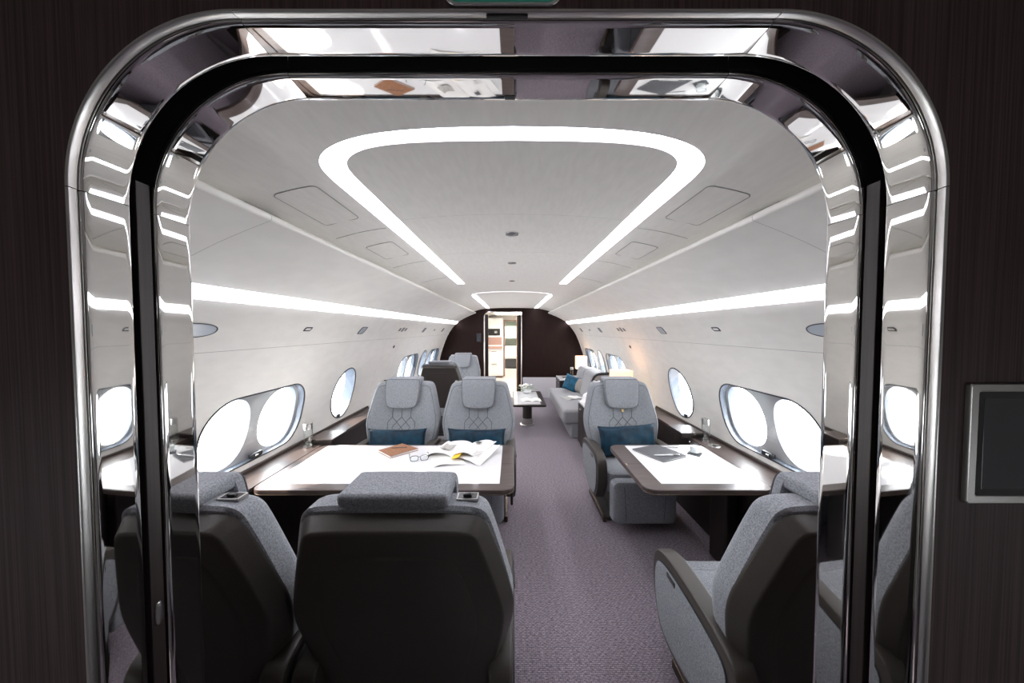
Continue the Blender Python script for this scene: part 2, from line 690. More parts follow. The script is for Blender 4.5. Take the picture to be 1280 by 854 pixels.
# ------------------------------------------------------------------ side walls in panels
H_SEAM = 1.59
GAP = 0.0011
LOW = [Y_DOOR1, 1.30, 4.40, 5.00, 6.60, Y_AFT]
UPP = [Y_DOOR1, 1.30, 3.95, 6.60, Y_AFT]
for side, nm in ((-1, 'left'), (1, 'right')):
    wall = struct(empty('wall_%s' % nm), 'curved off-white cabin side wall with large oval windows')
    loops = window_loops()
    for a, b in zip(LOW[:-1], LOW[1:]):
        hs = [l[2] for l in loops if a < l[1] < b]
        outer = dense([(a + GAP, 0.0), (b - GAP, 0.0), (b - GAP, H_SEAM - GAP), (a + GAP, H_SEAM - GAP)], 0.05)
        vf, nr = wall_sheet(side, outer, hs)
        obj('wall_panel', vf, 'wall_lining', wall, normals=nr)
    for a, b in zip(UPP[:-1], UPP[1:]):
        outer = dense([(a + GAP, H_SEAM + GAP), (b - GAP, H_SEAM + GAP), (b - GAP, 1.849), (a + GAP, 1.849)], 0.05)
        vf, nr = wall_sheet(side, outer, [])
        obj('upper_wall_panel', vf, 'wall_lining', wall, normals=nr)
        # bin panel above the light strip, with its rolled upper lip
        prof = [(side * x, z) for x, z in [(0.965, 2.158), (0.925, 2.150), (0.905, 2.142), (0.897, 2.132), (0.897, 2.122), (0.901, 2.1165)] + [tuple(p) for p in SIDE]]
        obj('bin_panel', sweep_y(prof, a + GAP, b - GAP), 'wall_lining', wall, angle=60)
    # dark backing behind every joint
    back = []
    for y in LOW[1:-1]:
        back.append(sweep_y([(side * (wx(h) + 0.002), h) for h in np.linspace(0, H_SEAM, 24)], y - 0.09, y + 0.09))
    for y in UPP[1:-1]:
        back.append(sweep_y([(side * (wx(h) + 0.002), h) for h in np.linspace(H_SEAM, 1.849, 8)], y - 0.09, y + 0.09))
        back.append(sweep_y([(side * 0.97, 2.162), (side * 0.925, 2.154), (side * 0.908, 2.142), (side * 0.902, 2.130), (side * 0.903, 2.121)] + [(side * (x + 0.001), z + 0.002) for x, z in SIDE], y - 0.09, y + 0.09))
    back.append(sweep_y([(side * (wx(h) + 0.002), h) for h in (H_SEAM - 0.03, H_SEAM, H_SEAM + 0.03)], Y_DOOR1, Y_AFT))
    obj('joint_backing', join(*back), 'joint', wall)
    # light strip between wall and bins
    ls = thing('light_strip', 'long glowing white light strip on the wall above the %s' % ('big four-seat table' if side < 0 else 'narrow table and sofa'), 'light strip')
    hx = side
    obj('diffuser', sweep_y([(hx * 1.398, 1.846), (hx * 1.386, 1.868), (hx * 1.364, 1.894), (hx * 1.348, 1.908)], Y_DOOR1, Y_AFT), 'strip_light', ls)
    obj('housing', sweep_y([(hx * 1.40, 1.848), (hx * 1.43, 1.88), (hx * 1.39, 1.93), (hx * 1.345, 1.907)], Y_DOOR1, Y_AFT), 'joint', ls)
    for kind, c, loop in loops:
        win_n += 1
        build_window(side, kind, c, loop, win_n)

# ------------------------------------------------------------------ ceiling with the light ring slots
ceiling = struct(empty('ceiling'), 'pale grey cabin ceiling panel with glowing slots')
RO = [(0, 0.935), (0.16, 0.938), (0.32, 0.950), (0.43, 0.972), (0.515, 1.008), (0.575, 1.055), (0.612, 1.115), (0.626, 1.20), (0.628, 1.32), (0.628, 3.965), (0.605, 3.985), (0, 4.005)]
RI = [(0, 0.995), (0.16, 0.997), (0.30, 1.003), (0.40, 1.018), (0.465, 1.045), (0.51, 1.085), (0.533, 1.135), (0.540, 1.21), (0.540, 1.32), (0.540, 3.955), (0.53, 3.968), (0, 3.988)]


def ring_loop(half, dy=0.0):
    p = catmull(half[:9], 5)
    q = [tuple(v) for v in p] + [tuple(v) for v in half[9:]]
    q = [(x, y + dy) for x, y in q]
    return dense(q + [(-x, y) for x, y in reversed(q) if x > 1e-6], 0.09)


def ring2():
    o = [(0, 4.90), (0.30, 4.93), (0.50, 5.03), (0.585, 5.16), (0.625, 5.36), (0.628, 5.6), (0.628, 8.57), (0, 8.57)]
    i = [(0, 4.911), (0.30, 4.941), (0.495, 5.041), (0.565, 5.16), (0.545, 5.42), (0.545, 5.6), (0.545, 8.56), (0, 8.56)]
    f = lambda half: dense(half + [(-x, y) for x, y in reversed(half) if x > 1e-6], 0.09)
    return f(o), f(i)


def ceil_sheet(outer, holes, off=0.0, du=0.07, dv=0.09):
    V, T = cdt(outer, holes, du, dv)
    pts = [(x, y, cz(x) + off) for x, y in V]
    nr = [Vector(((cz(abs(x) + 0.01) - cz(abs(x) - 0.01 if abs(x) > 0.01 else 0.0)) / 0.02 * (1 if x > 0 else -1), 0, -1)).normalized() for x, y in V]
    tris = T.tolist()
    a, b, c = [Vector(pts[i]) for i in tris[0]]
    if (b - a).cross(c - a).z > 0:
        tris = [t[::-1] for t in tris]
    return (pts, tris), nr


ro1, ri1 = ring_loop(RO), ring_loop(RI)
ro2, ri2 = ring2()
CUTS = [Y_DOOR1, 1.78, 2.98, 4.45, Y_AFT]
# panels left and right of the slots and across the ends; the joints run across the ceiling
XE = 1.04
vf, nr = ceil_sheet(dense([(-XE, Y_DOOR1), (XE, Y_DOOR1), (XE, Y_AFT), (-XE, Y_AFT)], 0.08), [ro1, ro2])
obj('ceiling_panel', vf, 'ceiling_lining', ceiling, normals=nr)
vf, nr = ceil_sheet(ri1, [], -0.004)
obj('ceiling_panel', vf, 'ceiling_lining', ceiling, normals=nr)
vf, nr = ceil_sheet(ri2, [], -0.004)
obj('ceiling_panel', vf, 'ceiling_lining', ceiling, normals=nr)
# fine joint lines pressed into the ceiling
for y in (1.78, 2.62, 3.45):
    for s in (-1, 1):
        xs = np.linspace(0.645, 0.90, 8)
        obj('panel_joint', tube([(s * x, y, cz(x) - 0.0002) for x in xs], 0.0018, 5), 'joint', ceiling)
for y in (1.62, 2.40):
    xs = np.linspace(-0.535, 0.535, 14)
    obj('panel_joint', tube([(x, y + 0.05 * (x / 0.54) ** 2, cz(x) - 0.004 + 0.0014) for x in xs], 0.0018, 5), 'joint', ceiling)
# access hatches
for s in (-1, 1):
    for y0, y1 in ((1.24, 1.60), (2.02, 2.36)):
        x0, x1 = 0.70, 0.855
        lp = rrect(x1 - x0, y1 - y0, 0.02, 3, s * (x0 + x1) / 2, (y0 + y1) / 2)
        h = obj('access_hatch', ceil_sheet(lp, [], -0.0015, 0.03, 0.2)[0], 'ceiling_lining', ceiling)
        obj('hatch_gap', tube([(x, y, cz(x) - 0.0012) for x, y in dense(lp, 0.03)], 0.0018, 5, True), 'joint', h)

for lo, li, cap, lab in ((ro1, ri1, 0.03, 'glowing white light ring with rounded front in the ceiling over the tables'),
                    (ro2, ri2, 0.03, 'pair of glowing ceiling strips running up to the dark wood bulkhead')):
    lt = thing('ceiling_light_ring', lab, 'ceiling light')
    V, T = cdt(lo, [li], 0.3, 0.3, keep_grid=False)
    obj('diffuser', ([(x, y, cz(x) + cap) for x, y in V], T.tolist()), 'strip_light', lt)
    n = len(lo)
    Vs = [(x, y, cz(x)) for x, y in lo] + [(x, y, cz(x) + cap + 0.002) for x, y in lo]
    obj('slot_rim', (Vs, [[i, (i + 1) % n, n + (i + 1) % n, n + i] for i in range(n)]), 'white_plastic', lt)
    n = len(li)
    Vs = [(x, y, cz(x) - 0.004) for x, y in li] + [(x, y, cz(x) + cap + 0.002) for x, y in li]
    obj('slot_rim', (Vs, [[i, (i + 1) % n, n + (i + 1) % n, n + i] for i in range(n)]), 'white_plastic', lt)

for k, (y, r, lab) in enumerate(((1.94, 0.040, 'largest small downlight in the ceiling nearest the rounded end of the light ring'),
                            (2.78, 0.036, 'small round downlight midway along the panel inside the light ring'),
                            (3.80, 0.032, 'small round downlight by the thin far end of the light ring'))):
    d = thing('downlight', lab, 'downlight', (0, y, cz(0) - 0.004), 0, 'ceiling downlights')
    obj('rim', lathe([(r, 0), (r, -0.004), (r * 0.9, -0.007), (r * 0.72, -0.004), (r * 0.70, 0.0)], 24), 'silver', d)
    obj('lens', lathe([(r * 0.70, -0.001), (r * 0.5, -0.004), (r * 0.2, -0.006)], 20), 'gasket', d)


# ------------------------------------------------------------------ wall fixtures above the windows
def fixture(side, y, h, outline, name, label, cat, group, lens='lens', rim='gasket', t=0.006, inset=0.008):
    """Small plate that follows the curve of the wall; outline in (along y, along the height)."""
    o = tag(empty(name, (side * wx(h), y, h)), label, cat, group)

    def on_wall(p):
        u, w, v = p
        return (side * (wx(h + v * 0.85) - w) - side * wx(h), u, v * 0.85)
    obj('rim', xf(puff(outline, [(0, -0.002), (0, t * 0.7), (inset * 0.3, t), (inset, t), (inset, t * 0.2)]), on_wall), rim, o)
    obj('lens', xf(puff(outline, [(inset, t * 0.2), (inset, t * 0.55), (inset + 0.004, t * 0.6), (inset * 1.6 + 0.006, t * 0.6)]), on_wall), lens, o)
    return o


def skew(pts, k):
    return [(u + v * k, v) for u, v in pts]


for side, wn, near in ((-1, 'left', 'above the big table'), (1, 'right', 'above the narrow table')):
    sgn = 0.35
    fixture(side, 1.62, 1.705, oval(0.30, 0.085, 32, 2.2), 'reading_light', 'long oval grey reading light panel on the wall %s' % near, 'light', 'oval wall lights', inset=0.006)
    fixture(side, 2.55, 1.712, skew(rrect(0.088, 0.036, 0.012, 3), sgn), 'wall_vent', 'small dark rimmed slot vent on the wall %s' % near, 'vent', 'slot vents', lens='paper', inset=0.010)
    fixture(side, 3.50, 1.700, skew(rrect(0.135, 0.085, 0.022, 4), sgn), 'speaker_grille', 'grey slanted speaker grille on the wall %s' % near, 'speaker', 'wall speakers')
    for dy, wdt, nm2 in ((-0.13, 0.05, 'small black'), (0.0, 0.075, 'larger grey'), (0.13, 0.05, 'small black')):
        fixture(side, 4.78 + dy, 1.708, skew(rrect(wdt, 0.065 if wdt > 0.06 else 0.05, 0.01, 3), sgn), 'spot_light',
                '%s spot light in the row of three on the %s' % (nm2, 'wall beside the taupe seat' if side < 0 else 'sofa wall'),
                'spot light', 'spot lights in rows of three', lens='gasket' if wdt < 0.06 else 'lens')
    fixture(side, 5.95, 1.700, skew(rrect(0.13, 0.09, 0.02, 4), sgn), 'speaker_grille', 'grey slanted speaker grille high on the wall %s' % ('beside the taupe seat back' if side < 0 else 'over the sofa'), 'speaker', 'wall speakers')
    fixture(side, 6.75, 1.700, rrect(0.06, 0.04, 0.01, 3), 'wall_vent', 'tiny slot vent high on the wall %s' % ('beside the far grey seat' if side < 0 else 'over the far end of the sofa'), 'vent', 'slot vents')
    fixture(side, 7.55, 1.700, skew(rrect(0.13, 0.09, 0.02, 4), sgn), 'speaker_grille', 'grey slanted speaker grille on the wall right before the dark bulkhead, %s' % ('over the far seat' if side < 0 else 'over the end table'), 'speaker', 'wall speakers')
    eh = fixture(side, 4.78, 1.47, rrect(0.05, 0.045, 0.012, 3), 'exit_handle', None, None, None, lens='black')
    eh.parent = bpy.data.objects['wall_left' if side < 0 else 'wall_right']


# ------------------------------------------------------------------ near bulkhead with the portal
PC, PH, PTOP, PR = -0.007, 0.638, 2.163, 0.245


def portal_pts(n_off, z0=0.0, seg=14):
    """Portal outline from the left floor over the top to the right floor, inset by n_off; with part index per point."""
    h, t, r = PH - n_off, PTOP - n_off, PR - n_off
    pts = [(PC - h, z0, 0)]
    pts.append((PC - h, t - r, 0))
    for k in range(1, seg + 1):
        a = PI - PI / 2 * k / seg
        pts.append((PC - h + r + r * math.cos(a), t - r + r * math.sin(a), 1))
    for k in range(seg + 1):
        a = PI / 2 - PI / 2 * k / seg
        pts.append((PC + h - r + r * math.cos(a), t - r + r * math.sin(a), 2))
    pts.append((PC + h, z0, 0))
    return pts


def portal_section(section, which, gap=0.0006, seg=32):
    """Sweep a section [(y, inset)] along one piece of the portal outline."""
    rows = []
    for y, n in section:
        h, t, r = PH - n, PTOP - n, PR - n
        if which == 'left':
            row = [(PC - h, z) for z in np.linspace(0.0, t - r - gap, 10)]
        elif which == 'right':
            row = [(PC + h, z) for z in np.linspace(0.0, t - r - gap, 10)]
        elif which == 'top':
            row = [(x, t) for x in np.linspace(PC - h + r + gap, PC + h - r - gap, 10)]
        elif which == 'corner_left':
            e = gap / r
            row = [(PC - h + r + r * math.cos(a), t - r + r * math.sin(a)) for a in np.linspace(PI - e, PI / 2 + e, seg)]
        else:
            e = gap / r
            row = [(PC + h - r + r * math.cos(a), t - r + r * math.sin(a)) for a in np.linspace(PI / 2 - e, e, seg)]
        rows.append([(x, y, z) for x, z in row])
    m = len(rows[0])
    V = [p for r_ in rows for p in r_]
    F = [[i * m + k, i * m + k + 1, (i + 1) * m + k + 1, (i + 1) * m + k] for i in range(len(rows) - 1) for k in range(m - 1)]
    return V, F


def full_loop(n, z0=0.0):
    p = [(x, z) for x, z, _ in portal_pts(n, z0)]
    return p


def arch(y_none=None, step=0.05):
    right = [tuple(p) for p in WALL[::3]] + [tuple(p) for p in SIDE[::-4]] + [(0.899, 2.124), (0.93, 2.151), (0.966, 2.156)] + [tuple(p) for p in CEIL[::-5] if p[0] < 0.95]
    right = [(x, z) for x, z in right]
    left = [(-x, z) for x, z in reversed(right) if x > 1e-6]
    return right + left


def flat_xz(outer, holes, y, mat, name, parent, facing=-1, du=0.25, dv=0.25):
    V, T = cdt(outer, holes, du, dv)
    tris = T.tolist()
    pts = [(x, y, z) for x, z in V]
    a, b, c = [Vector(pts[i]) for i in tris[0]]
    if (b - a).cross(c - a).y * facing < 0:
        tris = [t[::-1] for t in tris]
    o = obj(name, (pts, tris), mat, parent, normals=[(0, facing, 0)] * len(pts))
    return o


near_wall = struct(empty('wall_near'), 'dark vertical grained wood bulkhead around the chrome portal')
ARCH = arch()
hole = full_loop(-0.004, -0.02)
flat_xz(ARCH, [hole], Y_DOOR0, 'near_wood_lit', 'wood_face', near_wall, -1)
flat_xz(ARCH, [full_loop(-0.004, -0.02)], Y_DOOR1, 'near_wood_lit', 'wood_face', near_wall, 1)

portal = struct(empty('door_1'), 'polished chrome double door surround with rounded upper corners')
PIECES = ('left', 'corner_left', 'top', 'corner_right', 'right')


def crown(y0, y1, e=0.012):
    s = [(y0, -0.010), (y0 + 0.0005, -0.004), (y0 + 0.0018, -0.0016), (y0 + 0.004, -0.0006), (y0 + 0.008, -0.00015), (y0 + e, 0.0)]
    m = (y0 + y1) / 2
    return s + [(m, 0.0)] + [(y1 + y0 - y, n) for y, n in reversed(s)]


for piece in PIECES:
    obj('outer_chrome_band', portal_section(crown(0.522, 0.591), piece), 'chrome', portal, angle=80)
    obj('inner_chrome_band', portal_section(crown(0.629, 0.70), piece), 'chrome', portal, angle=80)
    obj('satin_trim', portal_section([(0.507, -0.0045), (0.5065, -0.0012), (0.508, 0.0), (0.5135, -0.0005), (0.5190, -0.0016), (0.5208, -0.004), (0.5212, -0.012)], piece), 'satin', portal, angle=80)
# recessed pocket between the bands, with the edges of the sliding leaves
slot = []
for piece in PIECES:
    slot.append(portal_section([(0.589, -0.009), (0.589, -0.05), (0.631, -0.05), (0.631, -0.009)], piece))
obj('pocket', join(*slot), 'black_void', portal, angle=30)
for s in (-1, 1):
    x_in = PC + s * (PH + 0.004)
    leaf = obj('sliding_leaf', rbox(min(x_in, x_in + s * 0.04), max(x_in, x_in + s * 0.04), 0.602, 0.626, 0.005, PTOP - PR + 0.05, 0.002), 'dark_wood', portal)
    if s < 0:
        obj('latch_plate', xf(puff(oval(0.013, 0.042, 20, 3), [(0, 0), (0, 0.0015), (0.003, 0.0025)]), lambda p: (x_in + 0.0003 + p[1], 0.614 + p[0], 1.19 + p[2])), 'satin', leaf)
# small sensor on the top trim
obj('door_sensor', mv(rbox(-0.030, 0.030, 0, 0.007, -0.0022, 0.001, 0.001), -0.007, 0.510, PTOP - 0.0005), 'black', portal)
obj('door_stop', mv(rbox(-0.010, 0.010, 0, 0.012, -0.0012, 0.002, 0.001), -0.004, 0.682, PTOP), 'gasket', portal)

# exit sign above the portal
sg = thing('exit_sign', 'dim green lit sign with chrome rim above the portal', 'sign', (-0.013, Y_DOOR0, 2.193))
obj('sign_frame', xf(puff(rrect(0.165, 0.048, 0.016, 5), [(0, 0), (0, 0.003), (0.001, 0.004), (0.004, 0.004), (0.005, 0.003)]), lambda p: (p[0], -p[1], p[2])), 'silver', sg)
obj('sign_face', xf(puff(rrect(0.155, 0.038, 0.012, 5), [(0, 0.001), (0, 0.0032), (0.002, 0.0035)]), lambda p: (p[0], -p[1], p[2])), 'sign_green', sg)

# control touch screen
sc_x0, sc_x1, sc_z0, sc_z1 = 0.672, 0.90, 1.452, 1.631
ct = thing('touch_screen', 'dark touch screen in silver frame on the wood bulkhead beside the portal', 'screen', ((sc_x0 + sc_x1) / 2, Y_DOOR0, (sc_z0 + sc_z1) / 2))
W, Hh = sc_x1 - sc_x0, sc_z1 - sc_z0
fy = lambda p: (p[0], -p[1], p[2])
obj('screen_frame', xf(puff(rrect(W, Hh, 0.004, 4), [(0, 0), (0, 0.005), (0.0015, 0.007), (0.0115, 0.007), (0.0125, 0.0055), (0.0125, 0.004)]), fy), 'satin', ct)
obj('screen_glass', xf(puff(rrect(W - 0.024, Hh - 0.024, 0.006, 4), [(0, 0.003), (0, 0.0055), (0.001, 0.006)]), fy), 'screen', ct)
obj('screen_display', xf(puff(rrect(W - 0.042, Hh - 0.044, 0.001, 2), [(0, 0.005), (0, 0.0063), (0.0005, 0.0065)]), fy), 'screen_face', ct)

# ------------------------------------------------------------------ compartment around the camera
fwd = struct(empty('wall_forward'), 'off-white walls of the compartment before the portal')
for s in (-1, 1):
    hole_f = oval(0.46, 0.48, 30, 2.2, -0.98, 1.04)
    outer = dense([(Y_FWD, 0.0), (Y_DOOR1, 0.0), (Y_DOOR1, 1.849), (Y_FWD, 1.849)], 0.1)
    vf, nr = wall_sheet(s, outer, [hole_f])
    obj('wall_panel', vf, 'wall_lining', fwd, normals=nr)
    obj('window_reveal', wall_strip(s, hole_f, 0, 0.1, 0.1), 'reveal', fwd)
    obj('pane', wall_sheet(s, shrink_loop(hole_f, 0.1), [], 0.098, 0.1, 0.1)[0], 'pane', fwd)
    portal_light(s * (wx(1.03) + 0.1), -0.98, 1.04, 0.38, 0.42, s)
    obj('bin_panel', sweep_y([(s * 1.398, 1.846)] + [(s * x, z) for x, z in SIDE[::-1]] + [(s * 0.90, 2.19)], Y_FWD, Y_DOOR1), 'wall_lining', fwd)
flat_xz(ARCH, [], Y_FWD, 'bulkhead_wood', 'end_face', fwd, 1)
fc = obj('ceiling_forward', sweep_y([(x, cz(x)) for x in np.linspace(-1.0, 1.0, 21)], Y_FWD, Y_DOOR1), 'ceiling_lining')
struct(fc, 'ceiling of the compartment before the portal')

# ------------------------------------------------------------------ far bulkhead and the rooms behind it
far = struct(empty('wall_far'), 'dark wood arched bulkhead with pale lower panels')
DX0, DX1, DTOP = -0.695, 0.24, 2.145
door_hole = [(DX0, -0.02), (DX0, DTOP - 0.13)] + [(DX0 + 0.13 + 0.13 * math.cos(a), DTOP - 0.13 + 0.13 * math.sin(a)) for a in np.linspace(PI, PI / 2, 8)[1:]] + [(DX1, DTOP), (DX1, -0.02)]
flat_xz(ARCH, [door_hole], Y_AFT, 'bulkhead_wood', 'wood_face', far, -1)
flat_xz(ARCH, [door_hole], Y_AFT + 0.06, 'aft_wall', 'rear_face', far, 1)
for x0, x1 in ((-1.75, DX0 - 0.03), (DX1 + 0.03, 1.75)):
    obj('lower_panel', rbox(x0, x1, Y_AFT - 0.03, Y_AFT + 0.005, 0.0, 0.51, 0.006), 'dado', far)
d2 = struct(empty('door_2'), 'open doorway with thin chrome frame and folded wooden leaves')
dl = [(x, z) for x, z in door_hole]
n = len(dl)
V = [(x, Y_AFT - 0.02, z) for x, z in dl] + [(x, Y_AFT + 0.07, z) for x, z in dl]
obj('door_lining', (V, [[i, i + 1, n + i + 1, n + i] for i in range(n - 1)]), 'dark_wood', d2)
obj('chrome_frame', tube([(x, Y_AFT - 0.02, z) for x, z in dense(dl[:-1] + [dl[-1]], 0.4)[:-1]], 0.009, 6), 'satin', d2)
obj('door_leaf', rbox(0.155, 0.228, Y_AFT + 0.08, Y_AFT + 0.75, 0.01, 2.08, 0.006), 'dark_wood', d2)
obj('door_leaf', rbox(0.125, 0.152, Y_AFT + 0.10, Y_AFT + 1.35, 0.01, 2.06, 0.006), 'brown_wood', d2)
obj('door_leaf', rbox(-0.685, -0.60, Y_AFT + 0.08, Y_AFT + 0.16, 0.01, 2.09, 0.006), 'dark_wood', d2)

Y2, Y3 = 12.6, 18.0
af = obj('floor_aft', rbox(-1.75, 1.75, Y_AFT + 0.02, Y3, -0.05, 0.0, 0), 'aft_floor')
struct(af, 'pale floor of the rooms beyond the far doorway')
aw = struct(empty('wall_aft'), 'white walls of the rooms beyond the far doorway')
prof = [(-x, z) for x, z in WALL[::3]] + [(-x, z) for x, z in SIDE[::-4]] + [(x, cz(x)) for x in np.linspace(-0.88, 0.88, 12)] + [(x, z) for x, z in SIDE[::4]] + [(x, z) for x, z in WALL[::-3]]
obj('lining', sweep_y(prof, Y_AFT + 0.06, Y3), 'aft_wall', aw)
flat_xz(ARCH, [], Y3, 'pale_green', 'end_face', aw, -1)
flat_xz(ARCH, [[(-0.26, -0.02), (-0.26, 2.02), (0.30, 2.02), (0.30, -0.02)]], Y2, 'aft_wall', 'cross_wall', aw, -1)
obj('opening_frame', join(rbox(-0.30, -0.255, Y2 - 0.05, Y2 + 0.05, 0, 2.05, 0.004), rbox(-0.30, 0.34, Y2 - 0.05, Y2 + 0.05, 2.02, 2.06, 0.004)), 'copper_panel', aw)
for y, lab in ((10.4, 'added light panel for the galley behind the far doorway'), (15.2, 'added light panel for the last room beyond the galley')):
    cl = thing('added_panel_light', lab, 'ceiling light', (-0.1, y, 2.2))  # added lamps, in place of windows left out of these rooms
    obj('frame', rbox(-0.42, 0.42, -0.82, 0.82, -0.005, 0.03, 0.004), 'white_plastic', cl)
    obj('diffuser', rbox(-0.40, 0.40, -0.80, 0.80, -0.012, -0.004, 0.002), 'added_room_light', cl)
gc = thing('galley_cabinet', 'white galley cabinet with black oven seen through the doorway', 'cabinet', (-0.72, Y2 - 0.25, 0))
obj('body', rbox(-0.40, 0.40, -0.22, 0.20, 0.06, 2.12, 0.01), 'white_plastic', gc)
obj('plinth', rbox(-0.38, 0.38, -0.19, 0.20, 0, 0.06, 0.004), 'brown_wood', gc)
ov = obj('oven', rbox(-0.17, 0.30, -0.25, -0.20, 1.50, 1.74, 0.008), 'black', gc)
obj('oven_dial', rbox(0.10, 0.20, -0.256, -0.245, 1.58, 1.66, 0.004), 'silver', ov)
obj('niche_panel', rbox(-0.17, 0.36, -0.235, -0.20, 1.17, 1.44, 0.01), 'copper_panel', gc)
obj('counter', rbox(-0.18, 0.38, -0.30, -0.20, 1.04, 1.12, 0.008), 'copper_panel', gc)
for z0, z1 in ((0.10, 0.52), (0.54, 0.98)):
    dr = obj('cabinet_door', rbox(-0.17, 0.36, -0.238, -0.215, z0, z1, 0.006), 'white_gloss', gc)
    obj('handle', rbox(-0.02, 0.18, -0.255, -0.236, z1 - 0.05, z1 - 0.03, 0.004), 'silver', dr)
oc = thing('overhead_cabinet', 'pale green overhead cabinet in the last room', 'cabinet', (-0.1, 16.6, 1.25))
obj('body', rbox(-0.7, 0.7, -0.25, 0.25, 0.0, 0.62, 0.05, 3), 'pale_green', oc)
obj('door', rbox(-0.66, 0.66, -0.27, -0.24, 0.05, 0.35, 0.02), 'white_plastic', oc)
rs = thing('lounge_bench', 'dark blue grey bench with white seat in the last room', 'bench', (0.02, 15.4, 0))
obj('base', rbox(-0.34, 0.5, -0.35, 0.35, 0.0, 0.42, 0.04, 3), 'slate_leather', rs)
obj('seat', rbox(-0.36, 0.5, -0.36, 0.36, 0.42, 0.56, 0.04, 3), 'white_plastic', rs)
obj('backrest', rbox(-0.36, 0.5, 0.25, 0.40, 0.56, 0.95, 0.05, 3), 'white_plastic', rs)

wm = thing('wall_panel_screen', 'small black control screen on the far bulkhead beside the doorway', 'screen', (-0.83, Y_AFT, 1.50))
obj('frame', rbox(-0.06, 0.06, -0.014, 0.0, -0.11, 0.11, 0.005), 'black', wm)
obj('display', rbox(-0.045, 0.045, -0.017, -0.012, -0.08, 0.09, 0.002), 'screen_face', wm)

# ------------------------------------------------------------------ seats
TILT = math.tan(math.radians(15))
YB = 0.146


def back_map(p):
    u, w, v = p
    return (u, YB + (v - 0.42) * TILT + w, v)


BACK = chaikin(mirror_outline([(0, 1.168), (0.22, 1.168), (0.282, 1.153), (0.306, 1.09), (0.352, 0.90), (0.372, 0.80), (0.366, 0.72), (0.318, 0.52), (0.285, 0.40), (0, 0.40)]), 2)
SHELL = chaikin(mirror_outline([(0, 1.148), (0.232, 1.148), (0.280, 1.132), (0.301, 1.08), (0.352, 0.90), (0.374, 0.80), (0.366, 0.70), (0.31, 0.48), (0.27, 0.24), (0, 0.24)]), 2)
PANEL = chaikin(mirror_outline([(0, 1.03), (0.15, 1.03), (0.20, 1.0), (0.235, 0.88), (0.255, 0.78), (0.245, 0.70), (0.20, 0.50), (0.18, 0.30), (0, 0.30)]), 2)
FLAP = chaikin(mirror_outline([(0, 1.206), (0.150, 1.206), (0.174, 1.198), (0.172, 1.10), (0.160, 0.985), (0.135, 0.928), (0, 0.92)]), 2)
ARM = chaikin([(-0.355, 0.32), (-0.385, 0.45), (-0.37, 0.575), (-0.27, 0.625), (-0.08, 0.63), (0.14, 0.615), (0.29, 0.58), (0.30, 0.48), (0.20, 0.30), (0.02, 0.20), (-0.27, 0.19)], 2)
ARM_IN = chaikin([(-0.315, 0.31), (-0.345, 0.44), (-0.33, 0.54), (-0.25, 0.58), (-0.08, 0.585), (0.12, 0.57), (0.24, 0.545), (0.25, 0.47), (0.17, 0.32), (0.01, 0.235), (-0.24, 0.225)], 2)

QUILT = []
for s in (-1, 0, 1):
    QUILT.append([(0.092 * s, 0.925), (0.092 * s, 0.835)])
QUILT += [[(-0.092, 0.835), (-0.135, 0.785), (-0.135, 0.60)], [(0.092, 0.835), (0.135, 0.785), (0.135, 0.60)],
          [(-0.092, 0.835), (0.045, 0.69), (0.092, 0.64)], [(0.092, 0.835), (-0.045, 0.69), (-0.092, 0.64)],
          [(0.0, 0.835), (0.092, 0.735), (0.045, 0.69), (0.0, 0.64)], [(0.0, 0.835), (-0.092, 0.735), (-0.045, 0.69), (0.0, 0.64)]]


